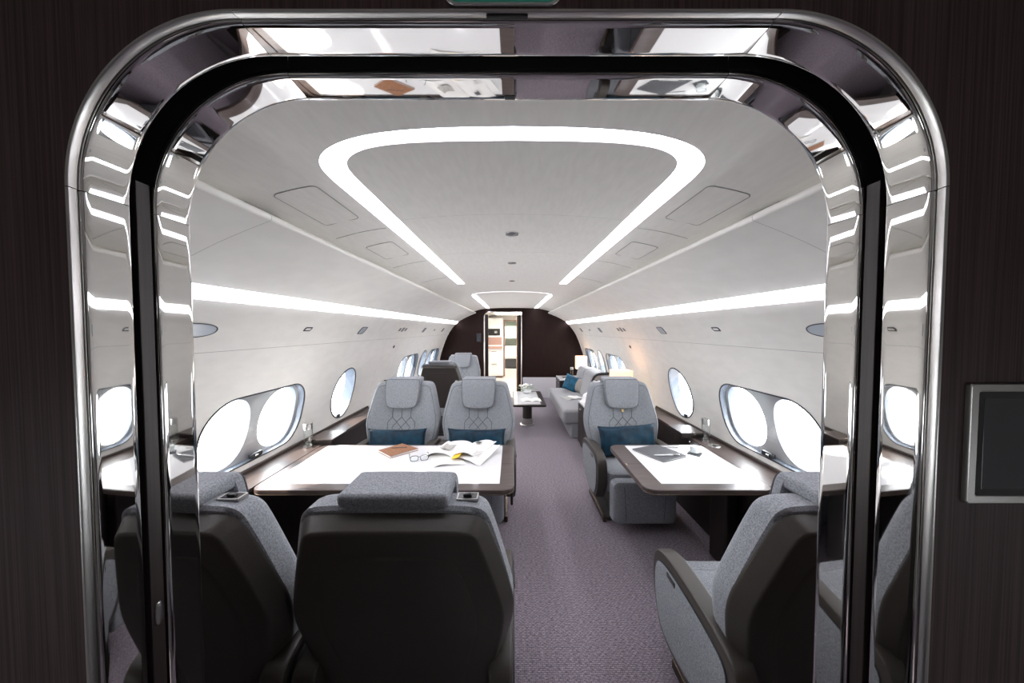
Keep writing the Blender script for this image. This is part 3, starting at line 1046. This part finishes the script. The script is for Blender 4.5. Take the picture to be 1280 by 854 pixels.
def make_seat(fabric='grey_fabric', leather='taupe_leather'):
    t = empty('cabin_seat')
    obj('base', join(rbox(-0.20, 0.20, -0.22, 0.24, 0.02, 0.32, 0.03), rbox(-0.26, 0.26, -0.27, 0.27, 0.0, 0.03, 0.01)), 'base_dark', t)
    obj('seat_cushion', xf(puff(rrect(0.56, 0.60, 0.06, 5), [(0.02, 0.29), (0.004, 0.30), (0, 0.33), (0, 0.43), (0.008, 0.458), (0.03, 0.474), (0.10, 0.480), (0.2, 0.482)]), lambda p: (p[0], p[2] - 0.07, p[1])), fabric, t)
    # leg rest hanging at the front
    lr = obj('leg_rest', xf(puff(rrect(0.54, 0.36, 0.05, 5), [(0.02, 0), (0, 0.015), (0, 0.07), (0.008, 0.095), (0.03, 0.108), (0.1, 0.112)]), lambda p: (p[0], -0.375 - p[1] - (0.25 - p[2] - 0.25) * 0.0, p[2] + 0.26)), fabric, t)
    for s in (-1, 1):
        obj('leg_rest_seam', tube([(s * 0.155, -0.4855, 0.12), (s * 0.165, -0.4865, 0.26), (s * 0.175, -0.4845, 0.40)], 0.0028, 5), 'seam_grey', lr)
    # backrest
    bc = obj('backrest_cushion', xf(puff(BACK, [(0.012, 0.006), (0, -0.004), (0, -0.07), (0.006, -0.095), (0.02, -0.115), (0.045, -0.127), (0.09, -0.131), (0.2, -0.131)]), back_map), fabric, t)
    obj('quilt_seam', join(*[tube([back_map((u, -0.1315, v)) for u, v in dense(q + q[::-1], 0.02)[:len(dense(q + q[::-1], 0.02)) // 2 + 1]], 0.0030, 5) for q in QUILT]), 'seam_grey', bc)
    # piping line round the front of the cushion
    pl = puff(BACK, [(0.028, -0.119), (0.028, -0.119)])[0][:len(BACK)]
    obj('edge_seam', tube([back_map(p) for p in pl], 0.0026, 5, True), 'seam_grey', bc)
    sh = obj('backrest_shell', xf(puff(SHELL, [(0.012, -0.012), (0.001, -0.006), (0.0, 0.002), (0.004, 0.010), (0.030, 0.058), (0.036, 0.064), (0.046, 0.067), (0.10, 0.069), (0.2, 0.070)]), back_map), leather, t)
    obj('shell_panel', xf(puff(PANEL, [(0, 0.060), (0.0, 0.0685), (0.004, 0.0715), (0.02, 0.0725), (0.1, 0.073)]), back_map), leather, sh)
    # headrest: flap in front, roll over the top
    hr = join(xf(puff(FLAP, [(0.01, -0.128), (0, -0.135), (0, -0.165), (0.006, -0.178), (0.02, -0.185), (0.06, -0.188)]), back_map),
              xf(rbox(-0.170, 0.170, -0.175, 0.012, 1.160, 1.212, 0.018, 3), lambda p: back_map(p)))
    h = obj('headrest', hr, fabric, t)
    pl = puff(FLAP, [(0.004, -0.176), (0.004, -0.176)])[0][:len(FLAP)]
    obj('headrest_piping', tube([back_map(p) for p in pl], 0.0032, 5, True), 'seam_grey', h)
    # release handle recess beside the headrest
    lx = -0.222
    fr = [rbox(lx - 0.034, lx + 0.034, a, a + 0.004, 1.160, 1.1735, 0.001) for a in (-0.080, -0.038)] + [rbox(a, a + 0.004, -0.080, -0.034, 1.160, 1.1735, 0.001) for a in (lx - 0.034, lx + 0.030)]
    lt = obj('release_recess', xf(join(*fr), back_map), 'satin', t)
    obj('release_handle', xf(join(rbox(lx - 0.031, lx + 0.031, -0.077, -0.036, 1.160, 1.1722, 0.001), rbox(lx - 0.014, lx + 0.014, -0.066, -0.048, 1.165, 1.183, 0.006)), back_map), 'black', lt)
    # armrests with fabric side panels
    for s in (-1, 1):
        a = obj('armrest', xf(puff(ARM, [(0.02, 0.285), (0.006, 0.289), (0.0, 0.300), (0.0, 0.355), (0.006, 0.366), (0.02, 0.370)]), lambda p: (s * p[1], p[0], p[2])), leather, t)
        obj('side_panel', xf(puff(ARM_IN, [(0.0, 0.366), (0, 0.3715), (0.005, 0.3745), (0.03, 0.3755)]), lambda p: (s * p[1], p[0], p[2])), fabric, a)
        obj('panel_trim', tube([(s * 0.3715, y, z) for y, z in ARM_IN], 0.0035, 5, True), 'gasket', a)
        obj('recline_control', rbox(s * 0.3755 - 0.004, s * 0.3755 + 0.004, -0.20, -0.12, 0.545, 0.570, 0.006), 'black', a)
    for s in (-1, 1):
        obj('foot_rail', rbox(s * 0.285 - 0.015, s * 0.285 + 0.015, -0.30, 0.26, 0.0, 0.05, 0.008), 'bronze', t)
    return t


SEATS = [
    ('seat back with dark shell beside the window wall, drawn up to the big table', (-1.126, 1.385), PI, 'seats with their backs to the portal'),
    ('aisle seat with dark taupe shell turned away, drawn up to the big table', (-0.365, 1.385), PI, 'seats with their backs to the portal'),
    ('taupe shell seat with grey fabric armrest side, drawn up to the narrow table', (1.107, 1.385), PI, 'seats with their backs to the portal'),
    ('light grey quilted seat behind the big table beside the window wall', (-1.105, 3.29), 0, 'quilted grey seats facing the portal'),
    ('light grey quilted seat behind the big table beside the aisle', (-0.338, 3.29), 0, 'quilted grey seats facing the portal'),
    ('grey quilted seat with brass tag behind the narrow table, showing its leg rest', (1.107, 3.29), 0, 'quilted grey seats facing the portal'),
    ('taupe backed seat turned away, standing behind the pair of quilted seats', (-1.14, 5.74), PI, None),
    ('pale grey seat facing forward close to the dark wood bulkhead', (-1.03, 7.0), 0, None),
]
proto = make_seat()
seat_objs = []
for i, (lab, (x, y), rz, grp) in enumerate(SEATS):
    o = proto if i == 0 else copy_tree(proto)
    o.location = (x, y, 0)
    o.rotation_euler = (0, 0, rz)
    tag(o, lab, 'seat', grp)
    seat_objs.append(o)
obj('brass_tag', xf(rbox(-0.012, 0.012, -0.142, -0.130, 0.885, 0.912, 0.003), back_map), 'brass', seat_objs[5])


def hug(vf, ox=0.0, gap=0.008):
    """Keep furniture that backs onto the side wall inside its curve (ox = x of the thing's origin)."""
    def f(p):
        m = wx(min(max(p[2], 0.0), 1.8)) - gap
        X = p[0] + ox
        return (max(-m, min(m, X)) - ox, p[1], p[2])
    return xf(vf, f)


# ------------------------------------------------------------------ cushions
def pillow(w, h, t, nu=22, nv=12, seed=0):
    rnd = random.Random(seed)
    ph = [rnd.uniform(0, 6.28) for _ in range(6)]
    V, F = [], []
    for s in (1, -1):
        b = len(V)
        for j in range(nv + 1):
            for i in range(nu + 1):
                u, v = 2 * i / nu - 1, 2 * j / nv - 1
                x = u * w / 2 * (1 - 0.05 * (1 - v * v) ** 0.7 * abs(u) ** 3 + 0.02 * abs(v) ** 4)
                z = v * h / 2 * (1 - 0.09 * (1 - u * u) ** 0.7 * abs(v) ** 3 + 0.03 * abs(u) ** 4)
                th = t / 2 * max(0.0, (1 - u ** 4)) ** 0.55 * max(0.0, (1 - v ** 4)) ** 0.55
                th *= 1 + 0.07 * math.sin(5 * u + ph[0]) * math.sin(4 * v + ph[1]) + 0.05 * math.sin(9 * u + 5 * v + ph[2])
                V.append((x, -s * th, z))
        for j in range(nv):
            for i in range(nu):
                a = b + j * (nu + 1) + i
                q = [a, a + 1, a + nu + 2, a + nu + 1]
                F.append(q if s > 0 else q[::-1])
    return V, F


def place_pillow(name, label, w, h, t, loc, rot, mat, group=None, seed=0):
    bm = bmesh.new()
    v, f = pillow(w, h, t, seed=seed)
    o = obj(name, (v, f), mat)
    me = o.data
    bm.from_mesh(me)
    bmesh.ops.remove_doubles(bm, verts=bm.verts, dist=0.0004)
    bmesh.ops.recalc_face_normals(bm, faces=bm.faces)
    bm.to_mesh(me)
    bm.free()
    o.location = loc
    o.rotation_euler = rot
    tag(o, label, 'cushion', group)
    return o


LEAN = -math.radians(15)
place_pillow('lumbar_cushion', 'dark teal velvet cushion on the quilted seat beside the window wall', 0.56, 0.25, 0.12, (-1.115, 3.29 + 0.004, 0.622), (LEAN, 0, 0.03), 'teal_velvet', 'teal velvet cushions', 1)
place_pillow('lumbar_cushion', 'dark teal velvet cushion on the quilted seat next to the aisle', 0.56, 0.25, 0.12, (-0.345, 3.29 + 0.004, 0.622), (LEAN, 0, -0.02), 'teal_velvet', 'teal velvet cushions', 2)
place_pillow('lumbar_cushion', 'dark teal velvet cushion on the seat behind the narrow table', 0.56, 0.29, 0.12, (1.12, 3.29 - 0.0, 0.64), (LEAN, -0.04, 0.05), 'teal_velvet', 'teal velvet cushions', 3)


# ------------------------------------------------------------------ side ledges and tables
def ledge(side, y0, y1, label):
    t = thing('side_ledge', label, 'ledge', (side * 1.7, (y0 + y1) / 2, 0))
    inv = lambda vf: mv(vf, -side * 1.7, -(y0 + y1) / 2, 0)
    xo = wx(0.73) - 0.004
    xa, xb = sorted((side * 1.615, side * xo))
    obj('ledge_top', inv(rbox(xa, xb, y0, y1, 0.702, 0.730, 0.005)), 'ledge_wood', t)
    xa, xb = sorted((side * 1.635, side * 1.66))
    obj('front_panel', inv(hug(rbox(xa, xb, y0 + 0.01, y1 - 0.01, 0.0, 0.704, 0.003))), 'dark_wood', t)
    xa, xb = sorted((side * (xo - 0.02), side * xo))
    obj('upstand', inv(rbox(xa, xb, y0, y1, 0.728, 0.752, 0.004)), 'ledge_wood', t)
    return t


ledge(-1, 1.25, 4.3, 'dark wood ledge along the wall beside the big table')
ledge(1, 1.25, 4.3, 'dark wood ledge along the wall beside the narrow table')
for side, y, lab in ((-1, 3.02, 'low dark wood console box on the ledge by the big table'), (1, 3.20, 'low dark wood console box on the ledge by the narrow table')):
    cb = thing('console_box', lab, 'box', (side * 1.63, y, 0.73), 0, 'console boxes on the ledges')
    obj('box_body', rbox(-0.10, 0.10, -0.13, 0.13, 0.0, 0.035, 0.004), 'dark_wood', cb)
    obj('box_lid', rbox(-0.105, 0.105, -0.135, 0.135, 0.036, 0.048, 0.004), 'ledge_wood', cb)


def table(name, label, x0, x1, y0, y1, ix0, ix1, iy0, iy1):
    cx_, cy_ = (x0 + x1) / 2, (y0 + y1) / 2
    t = thing(name, label, 'table', (cx_, cy_, 0))
    top = obj('table_top', slab(rrect(x1 - x0, y1 - y0, 0.075, 7), 0.703, 0.735, 0.008), 'table_wood', t)
    obj('white_inlay', slab(rrect(ix1 - ix0, iy1 - iy0, 0.004, 2, (ix0 + ix1) / 2 - cx_, (iy0 + iy1) / 2 - cy_), 0.733, 0.7362, 0.0008), 'white_gloss', t)
    obj('edge_band', tube([(a, b, 0.7045) for a, b in rrect(x1 - x0 - 0.006, y1 - y0 - 0.006, 0.072, 7)], 0.003, 5, True), 'bronze', top)
    obj('leaf_joint', join(rbox(x0 - cx_ + 0.012, ix0 - cx_, -0.0008, 0.0008, 0.7346, 0.7354, 0), rbox(ix1 - cx_, x1 - cx_ - 0.012, -0.0008, 0.0008, 0.7346, 0.7354, 0)), 'black', top)
    return t


tb = table('conference_table', 'wide dark wood table with glossy white inlay between the four seats', -1.605, 0.015, 2.055, 2.885, -1.54, -0.078, 2.141, 2.852)
obj('support_arm', rbox(-0.78, -0.70, -0.30, 0.30, 0.655, 0.704, 0.006), 'dark_wood', tb)
obj('pedestal', mv(rbox(-0.045, 0.045, -0.10, 0.10, 0.0, 0.704, 0.02, 3), -0.36, 0, 0), 'satin', tb)
obj('end_flap', rbox(0.785, 0.803, -0.34, 0.34, 0.60, 0.704, 0.008), 'dark_wood', tb)
tb2 = table('side_table', 'narrow dark wood table with glossy white inlay between the single seats', 0.815, 1.612, 2.055, 2.885, 0.944, 1.585, 2.141, 2.852)
obj('support_arm', rbox(0.27, 0.40, -0.30, 0.30, 0.655, 0.704, 0.006), 'dark_wood', tb2)
obj('pedestal', mv(rbox(-0.045, 0.045, -0.10, 0.10, 0.0, 0.704, 0.02, 3), 0.33, 0.0, 0), 'dark_wood', tb2)
obj('brass_button', rbox(-0.388, -0.381, -0.03, 0.0, 0.7345, 0.7375, 0.001), 'brass', tb2)


# ------------------------------------------------------------------ carafes on the ledges
def carafe(loc, label, r=0.034, h=0.20):
    t = thing('carafe', label, 'carafe', loc, 0, 'glass carafes')
    obj('glass_body', lathe([(r * 0.9, 0), (r, 0.004), (r, h * 0.72), (r * 0.95, h * 0.76), (r * 0.88, h * 0.76), (r * 0.92, h * 0.7), (r * 0.92, 0.014), (r * 0.6, 0.012)], 24), 'clear_glass', t)
    obj('metal_cap', lathe([(r * 0.98, h * 0.755), (r * 1.04, h * 0.76), (r * 1.04, h * 0.98), (r * 0.98, h), (r * 0.4, h)], 24), 'satin', t)
    obj('metal_foot', lathe([(r * 1.03, 0.0), (r * 1.03, 0.016), (r * 1.01, 0.018), (r * 1.01, 0.0)], 24), 'satin', t)
    return t


carafe((-1.70, 2.84, 0.73), 'slim glass carafe with metal cap on the ledge by the big table')
carafe((1.695, 2.98, 0.73), 'slim glass carafe with metal cap on the ledge by the narrow table')
for side, y, lab in ((-1, 2.70, 'round black cup holder in the ledge by the big table'), (1, 2.88, 'round black cup holder in the ledge by the narrow table')):
    ch = thing('cup_holder', lab, 'cup holder', (side * 1.72 - 0.02, y - 0.03 if side > 0 else y + 0.25, 0.73), 0, 'cup holders in the ledges')
    obj('rim', lathe([(0.045, 0), (0.045, 0.006), (0.041, 0.009), (0.037, 0.007), (0.036, 0.002)], 28), 'satin', ch)
    obj('well', lathe([(0.0365, 0.001), (0.0365, 0.0035), (0.01, 0.003)], 24), 'black', ch)

# ------------------------------------------------------------------ things on the big table
TZ = 0.7362


def quad_slab(corners, z0, z1, r=0.003):
    return slab(dense(corners, 0.05), z0, z1, r)


nb = thing('notebook', 'tan leather notebook lying closed on the big table', 'notebook', (-0.91, 2.71, TZ))
cor = [(-0.149, -0.014), (-0.011, 0.148), (0.156, 0.029), (-0.007, -0.147)]
obj('cover', join(quad_slab(cor, 0, 0.003, 0.001), quad_slab(cor, 0.015, 0.018, 0.001)), 'tan_leather', nb)
obj('page_block', quad_slab([(a * 0.965, b * 0.965) for a, b in cor], 0.003, 0.015, 0.0005), 'paper', nb)
obj('pen_loop', tube([(-0.06, 0.03, 0.0195), (0.06, 0.05, 0.0195)], 0.003, 6), 'slate_leather', nb)

gl = thing('eyeglasses', 'pair of thin dark framed glasses lying open on the big table', 'glasses', (-0.69, 2.53, TZ), 0.30)


def lens_loop(cx):
    return [(cx + x, -0.010 + 0.004 * abs(x), 0.020 + z) for x, z in oval(0.056, 0.040, 24, 3.0)]


fr = obj('frame', join(tube(lens_loop(-0.036), 0.0022, 6, True), tube(lens_loop(0.036), 0.0022, 6, True), tube([(-0.010, -0.010, 0.028), (0, -0.012, 0.031), (0.010, -0.010, 0.028)], 0.002, 6)), 'gasket', gl)
for s in (-1, 1):
    obj('temple', tube([(s * 0.064, -0.009, 0.028), (s * 0.069, 0.0, 0.028), (s * 0.070, 0.09, 0.022), (s * 0.068, 0.125, 0.010), (s * 0.064, 0.145, 0.003)], 0.0022, 6), 'gasket', gl)
    obj('lens', xf(puff(oval(0.053, 0.037, 24, 3.0), [(0, 0), (0, 0.001)]), lambda p: (s * 0.036 + p[0], -0.010 + p[1], 0.020 + p[2])), 'clear_glass', fr)


def open_pages(w, d, lift, droop, nu=16, seed=0):
    """One open half of a magazine: a bent thin sheet stack rising from the spine (x=0) to the edge."""
    rnd = random.Random(seed)
    V, F = [], []
    m = 9
    for k in range(2):
        for i in range(nu + 1):
            for j in range(m):
                u, v = i / nu, j / (m - 1)
                z = lift * math.sin(PI * min(1, u * 1.15)) ** 0.8 * (1 - 0.3 * v) + droop * u * v
                z += 0.004 * math.sin(7 * u + 5 * v + seed)
                V.append((u * w, (v - 0.5) * d + 0.02 * math.sin(3 * u + seed), max(0.0015, z + 0.003) - (0.003 if k else 0)))
    N = (nu + 1) * m
    for i in range(nu):
        for j in range(m - 1):
            a = i * m + j
            F.append([a, a + m, a + m + 1, a + 1])
            F.append([N + a, N + a + 1, N + a + m + 1, N + a + m])
    for i in range(nu):
        for j in (0, m - 1):
            a = i * m + j
            F.append([a, a + m, N + a + m, N + a])
    for j in range(m - 1):
        for i in (0, nu):
            a = i * m + j
            F.append([a, a + 1, N + a + 1, N + a])
    return V, F


mg = thing('magazine', 'open magazine with curling pages and a yellow page mark on the big table', 'magazine', (-0.385, 2.68, TZ), math.radians(-24))
obj('right_pages', open_pages(0.25, 0.33, 0.022, 0.05, seed=1), 'paper', mg)
obj('left_pages', xf(open_pages(0.24, 0.33, 0.045, 0.015, seed=2), lambda p: (-p[0], p[1], p[2])), 'paper', mg)
obj('loose_sheet', xf(open_pages(0.23, 0.30, 0.032, 0.035, seed=4), lambda p: (p[0] * 0.9 - 0.02, p[1] + 0.05, p[2] + 0.018)), 'paper', mg)
pg = obj('printed_picture', xf(open_pages(0.12, 0.10, 0.006, 0.004, seed=3), lambda p: (p[0] * 0.8 - 0.16, p[1] - 0.04, p[2] + 0.047)), 'paper_grey', mg)
obj('yellow_mark', xf(rbox(-0.03, 0.03, -0.06, 0.06, 0, 0.002, 0.0005), lambda p: (0.03 + p[0] - 0.25 * p[1] , p[1] - 0.13, 0.030 + p[2] + p[0] * 0.3)), 'yellow_ink', mg)
for k in range(5):
    obj('text_line', xf(rbox(-0.045, 0.045, -0.002, 0.002, 0, 0.0012, 0), lambda p: (0.15 + p[0], p[1] - 0.02 - 0.018 * k, 0.043 - 0.0018 * k + p[2] + 0.03 * p[0])), 'paper_grey', mg)
obj('ink_picture', xf(rbox(-0.02, 0.02, -0.025, 0.025, 0, 0.0015, 0), lambda p: (0.085 + p[0], p[1] + 0.10, 0.066 + p[2])), 'ink', mg)

sheet = obj('paper_sheet', mat_xf(open_pages(0.22, 0.24, 0.012, 0.006, seed=7), Matrix.Rotation(math.radians(20), 4, 'Z')), 'paper')
sheet.location = (-0.585, 2.49, TZ)
tag(sheet, 'single curled white sheet lying in front of the magazine', 'paper')

# ------------------------------------------------------------------ things on the narrow table
fo = thing('folder', 'slate grey leather folder lying on the narrow table', 'folder', (1.16, 2.67, TZ))
cor = [(-0.187, 0.078), (0.053, 0.179), (0.181, -0.07), (-0.051, -0.187)]
obj('cover', join(quad_slab(cor, 0, 0.0025, 0.001), quad_slab(cor, 0.009, 0.012, 0.001)), 'slate_leather', fo)
obj('page_block', quad_slab([(a * 0.96, b * 0.96) for a, b in cor], 0.0025, 0.009, 0.0003), 'paper', fo)
pn = thing('pen', 'white pen resting on the slate folder', 'pen', (1.17, 2.59, TZ + 0.012), 0.06)
obj('barrel', xf(lathe([(0.003, 0), (0.0052, 0.008), (0.0055, 0.13), (0.004, 0.15)], 12), lambda p: (p[2] - 0.09, p[1], 0.006 + p[0] * 1.0)), 'white_plastic', pn)
obj('cap', xf(lathe([(0.0045, 0.15), (0.0058, 0.152), (0.0058, 0.195), (0.003, 0.20)], 12), lambda p: (p[2] - 0.09, p[1], 0.006 + p[0])), 'silver', pn)
co = obj('coaster', quad_slab([(-0.062, 0.0), (0.0, 0.072), (0.066, 0.004), (0.004, -0.068)], 0, 0.005, 0.001), 'slate_leather')
co.location = (1.43, 2.665, TZ)
tag(co, 'square slate coaster under the tumbler on the narrow table', 'coaster')
tg = thing('tumbler', 'frosted glass tumbler standing on the slate coaster', 'glass', (1.43, 2.665, TZ + 0.005))
obj('glass_wall', lathe([(0.029, 0), (0.034, 0.004), (0.037, 0.085), (0.0345, 0.085), (0.031, 0.010), (0.01, 0.008)], 24), 'clear_glass', tg)
obj('water', lathe([(0.030, 0.009), (0.0335, 0.055), (0.02, 0.055)], 20), 'frosted', tg)
p2 = thing('ballpoint_pen', 'silver pen lying near the far edge of the narrow table', 'pen', (1.30, 2.80, TZ), -0.15)
obj('barrel', xf(lathe([(0.002, 0), (0.0045, 0.01), (0.0048, 0.11), (0.003, 0.13)], 10), lambda p: (p[2] - 0.06, p[1], 0.005 + p[0])), 'silver', p2)
obj('clip', rbox(0.02, 0.06, -0.0015, 0.0015, 0.009, 0.0115, 0.0005), 'satin', p2)

# ------------------------------------------------------------------ lounge: coffee table, cabinet, sofa, end table
ct = thing('coffee_table', 'low dark edged coffee table with white top on one round metal pedestal', 'table', (0.29, 6.20, 0))
obj('table_top', slab(rrect(0.55, 1.28, 0.04, 5), 0.445, 0.478, 0.006), 'dark_wood', ct)
obj('white_inlay', slab(rrect(0.43, 1.14, 0.006, 2, -0.03, 0.0), 0.476, 0.4795, 0.0006), 'white_gloss', ct)
obj('pedestal', lathe([(0.085, 0.0), (0.085, 0.43), (0.11, 0.446), (0.05, 0.446)], 28, -0.015, -0.05), 'taupe_leather', ct)
obj('pedestal_foot', lathe([(0.13, 0.0), (0.13, 0.010), (0.10, 0.016), (0.092, 0.12), (0.086, 0.12), (0.086, 0.0)], 28, -0.015, -0.05), 'satin', ct)
bo = thing('coffee_table_book', 'large white open book on the coffee table', 'book', (0.33, 5.95, 0.4795), 0.05)
obj('right_pages', open_pages(0.17, 0.26, 0.014, 0.002, seed=5), 'paper', bo)
obj('left_pages', xf(open_pages(0.17, 0.26, 0.014, 0.002, seed=6), lambda p: (-p[0], p[1], p[2])), 'paper', bo)
fl = thing('flower_bowl', 'low bowl of white flowers on the coffee table', 'flowers', (0.28, 6.62, 0.4795))
obj('bowl', lathe([(0.05, 0), (0.085, 0.02), (0.10, 0.06), (0.09, 0.06), (0.07, 0.02), (0.02, 0.015)], 24), 'white_gloss', fl)
rnd = random.Random(3)
for k in range(16):
    a, rr = rnd.uniform(0, 6.28), rnd.uniform(0.0, 0.15)
    z = 0.085 + rnd.uniform(0, 0.075) * (1 - rr * 3)
    petals = []
    for q in range(6):
        an = q * PI / 3 + rnd.random()
        M = Matrix.Translation((rr * math.cos(a), rr * math.sin(a), z)) @ Matrix.Rotation(an, 4, 'Z') @ Matrix.Rotation(-0.5, 4, 'Y')
        petals.append(mat_xf(puff(oval(0.055, 0.032, 10, 2), [(0.004, 0), (0, 0.002), (0.006, 0.004)]), M @ Matrix.Translation((0.026, 0, 0)) @ Matrix.Rotation(PI / 2, 4, 'X')))
    b = obj('blossom', join(*petals), 'petal', fl)
for k in range(9):
    a = k * 0.7
    M = Matrix.Translation((0.10 * math.cos(a), 0.10 * math.sin(a), 0.075)) @ Matrix.Rotation(a, 4, 'Z') @ Matrix.Rotation(0.1 - 0.3 * (k % 3), 4, 'Y')
    obj('leaf', mat_xf(puff(oval(0.12, 0.045, 12, 1.7), [(0.003, 0), (0, 0.001), (0.01, 0.003)]), M @ Matrix.Translation((0.05, 0, 0)) @ Matrix.Rotation(PI / 2, 4, 'X')), 'leaf_green', fl)


def cabinet(name, label, x0, x1, y0, y1, h):
    t = thing(name, label, 'cabinet', ((x0 + x1) / 2, (y0 + y1) / 2, 0))
    inv = lambda vf: mv(vf, -(x0 + x1) / 2, -(y0 + y1) / 2, 0)
    obj('body', inv(hug(rbox(x0 + 0.012, x1, y0 + 0.012, y1 - 0.012, 0.04, h - 0.026, 0.005))), 'dark_wood', t)
    obj('plinth', inv(rbox(x0 + 0.03, x1 - 0.12, y0 + 0.03, y1 - 0.03, 0.0, 0.04, 0.002)), 'black', t)
    obj('stone_top', inv(rbox(x0, x1, y0, y1, h - 0.026, h, 0.004)), 'white_gloss', t)
    ym = (y0 + y1) / 2
    for a, b in ((y0 + 0.02, ym - 0.004), (ym + 0.004, y1 - 0.02)):
        d = obj('door', inv(rbox(x0 - 0.002, x0 + 0.014, a, b, 0.06, h - 0.04, 0.003)), 'dark_wood', t)
        obj('handle', inv(rbox(x0 - 0.012, x0 - 0.001, (a + b) / 2 - 0.04, (a + b) / 2 + 0.04, h - 0.10, h - 0.09, 0.003)), 'satin', d)
    return t


cabinet('side_cabinet', 'dark wood cabinet with white top between the grey seat and the sofa', 0.985, 1.70, 4.32, 5.10, 0.66)
cabinet('end_table', 'dark end cabinet with white top between the sofa and the bulkhead', 1.04, 1.70, 7.46, 8.12, 0.62)

dm = thing('domed_cover', 'small white dome resting on the white cabinet top by the sofa', 'dome', (1.095, 4.96, 0.66))
obj('dome', lathe([(0.105, 0.0), (0.110, 0.006), (0.100, 0.012), (0.082, 0.03), (0.075, 0.07), (0.06, 0.105), (0.035, 0.125), (0.01, 0.13)], 28), 'white_plastic', dm)
obj('knob', lathe([(0.008, 0.128), (0.014, 0.138), (0.010, 0.148), (0.003, 0.15)], 14), 'white_plastic', dm)


def lamp(loc, label, w, d, h0, h1):
    t = thing('table_lamp', label, 'lamp', loc, 0, 'table lamps with white shades')
    obj('lamp_base', lathe([(0.07, 0), (0.07, 0.014), (0.02, 0.022), (0.014, 0.05)], 24), 'satin', t)
    obj('stem', lathe([(0.012, 0.03), (0.012, h0 + 0.06)], 14), 'satin', t)
    o = rrect(w, d, 0.03, 5)
    n = len(o)
    V = [(x, y, z) for z in (h0, h1) for x, y in o] + [(x * 0.97, y * 0.97, z) for z in (h0, h1) for x, y in o]
    F = []
    for i in range(n):
        j = (i + 1) % n
        F += [[i, j, n + j, n + i], [2 * n + i, 3 * n + i, 3 * n + j, 2 * n + j], [i, 2 * n + i, 2 * n + j, j], [n + i, n + j, 3 * n + j, 3 * n + i]]
    sh = obj('lamp_shade', (V, F), 'lamp_glow', t)
    obj('bulb', lathe([(0.012, h0 + 0.06), (0.03, h0 + 0.10), (0.03, h0 + 0.13), (0.01, h0 + 0.16)], 14), 'bulb_glow', sh)
    return t


lamp((1.47, 4.62, 0.66), 'lit table lamp with warm shade on the cabinet behind the grey seat', 0.26, 0.24, 0.20, 0.50)
lamp((1.58, 7.86, 0.62), 'lit table lamp with white shade on the end cabinet by the bulkhead', 0.235, 0.235, 0.19, 0.48)
carafe((1.36, 7.80, 0.62), 'slim glass carafe with metal cap on the end cabinet by the bulkhead', 0.036, 0.22)
tr = obj('serving_tray', rbox(-0.15, 0.15, -0.11, 0.11, 0, 0.012, 0.006), 'slate_leather')
tr.location = (1.30, 7.80, 0.62)
tag(tr, 'flat dark tray on the end cabinet beside the carafe', 'tray')
bpy.data.objects['carafe.002'].location.z += 0.012

sf = thing('sofa', 'long light grey divan sofa along the wall under the windows', 'sofa', (1.25, 6.33, 0))
SY0, SY1 = -1.02, 1.06
obj('sofa_base', rbox(-0.33, 0.33, SY0 + 0.02, SY1, 0.0, 0.24, 0.03, 3), 'sofa_fabric', sf)
obj('seat_cushion', rbox(-0.45, 0.20, SY0, SY1, 0.22, 0.46, 0.055, 4), 'sofa_fabric', sf)
for k in range(3):
    a = SY0 + 0.10 + k * 0.655
    bc = obj('back_cushion', xf(rbox(0.06, 0.26, a, a + 0.645, 0.44, 0.94, 0.06, 4), lambda p: (p[0] + (p[2] - 0.44) * 0.22, p[1], p[2])), 'sofa_fabric', sf)
wing = obj('end_wing', xf(rbox(0.0, 0.46, SY0 - 0.02, SY0 + 0.10, 0.22, 1.03, 0.05, 4), lambda p: (p[0] - 0.05 + (p[2] - 0.22) * 0.06, p[1], p[2])), 'sofa_fabric', sf)
pp = [(-0.04, 0.34), (-0.03, 0.60), (-0.01, 0.86), (0.02, 0.97), (0.08, 1.022), (0.18, 1.034), (0.42, 1.034)]
obj('wing_piping', tube([(x - 0.012, SY0 - 0.018, z - 0.004) for x, z in chaikin(pp, 2, False)], 0.019, 8), 'piping_black', wing)
obj('back_ledge', hug(rbox(0.30, 0.53, SY0 + 0.05, SY1, 0.02, 0.90, 0.03, 3), 1.25), 'sofa_fabric', sf)
place_pillow('sofa_cushion', 'teal square cushion, window light in its colour, leaning at the far end of the sofa', 0.33, 0.33, 0.14, (1.20, 6.92, 0.625), (math.radians(-14), math.radians(14), math.radians(-40)), 'teal_window_lit', None, 5)
place_pillow('sofa_cushion', 'beige square cushion tucked behind the teal one on the sofa', 0.34, 0.30, 0.10, (1.335, 6.80, 0.60), (math.radians(-14), math.radians(10), math.radians(-46)), 'beige_cloth', None, 6)
sm = thing('sofa_magazine', 'open magazine lying on the sofa seat', 'magazine', (1.10, 6.25, 0.46), 0.5)
obj('right_pages', open_pages(0.19, 0.26, 0.014, 0.002, seed=8), 'paper', sm)
obj('left_pages', xf(open_pages(0.19, 0.26, 0.014, 0.002, seed=9), lambda p: (-p[0], p[1], p[2])), 'paper_grey', sm)
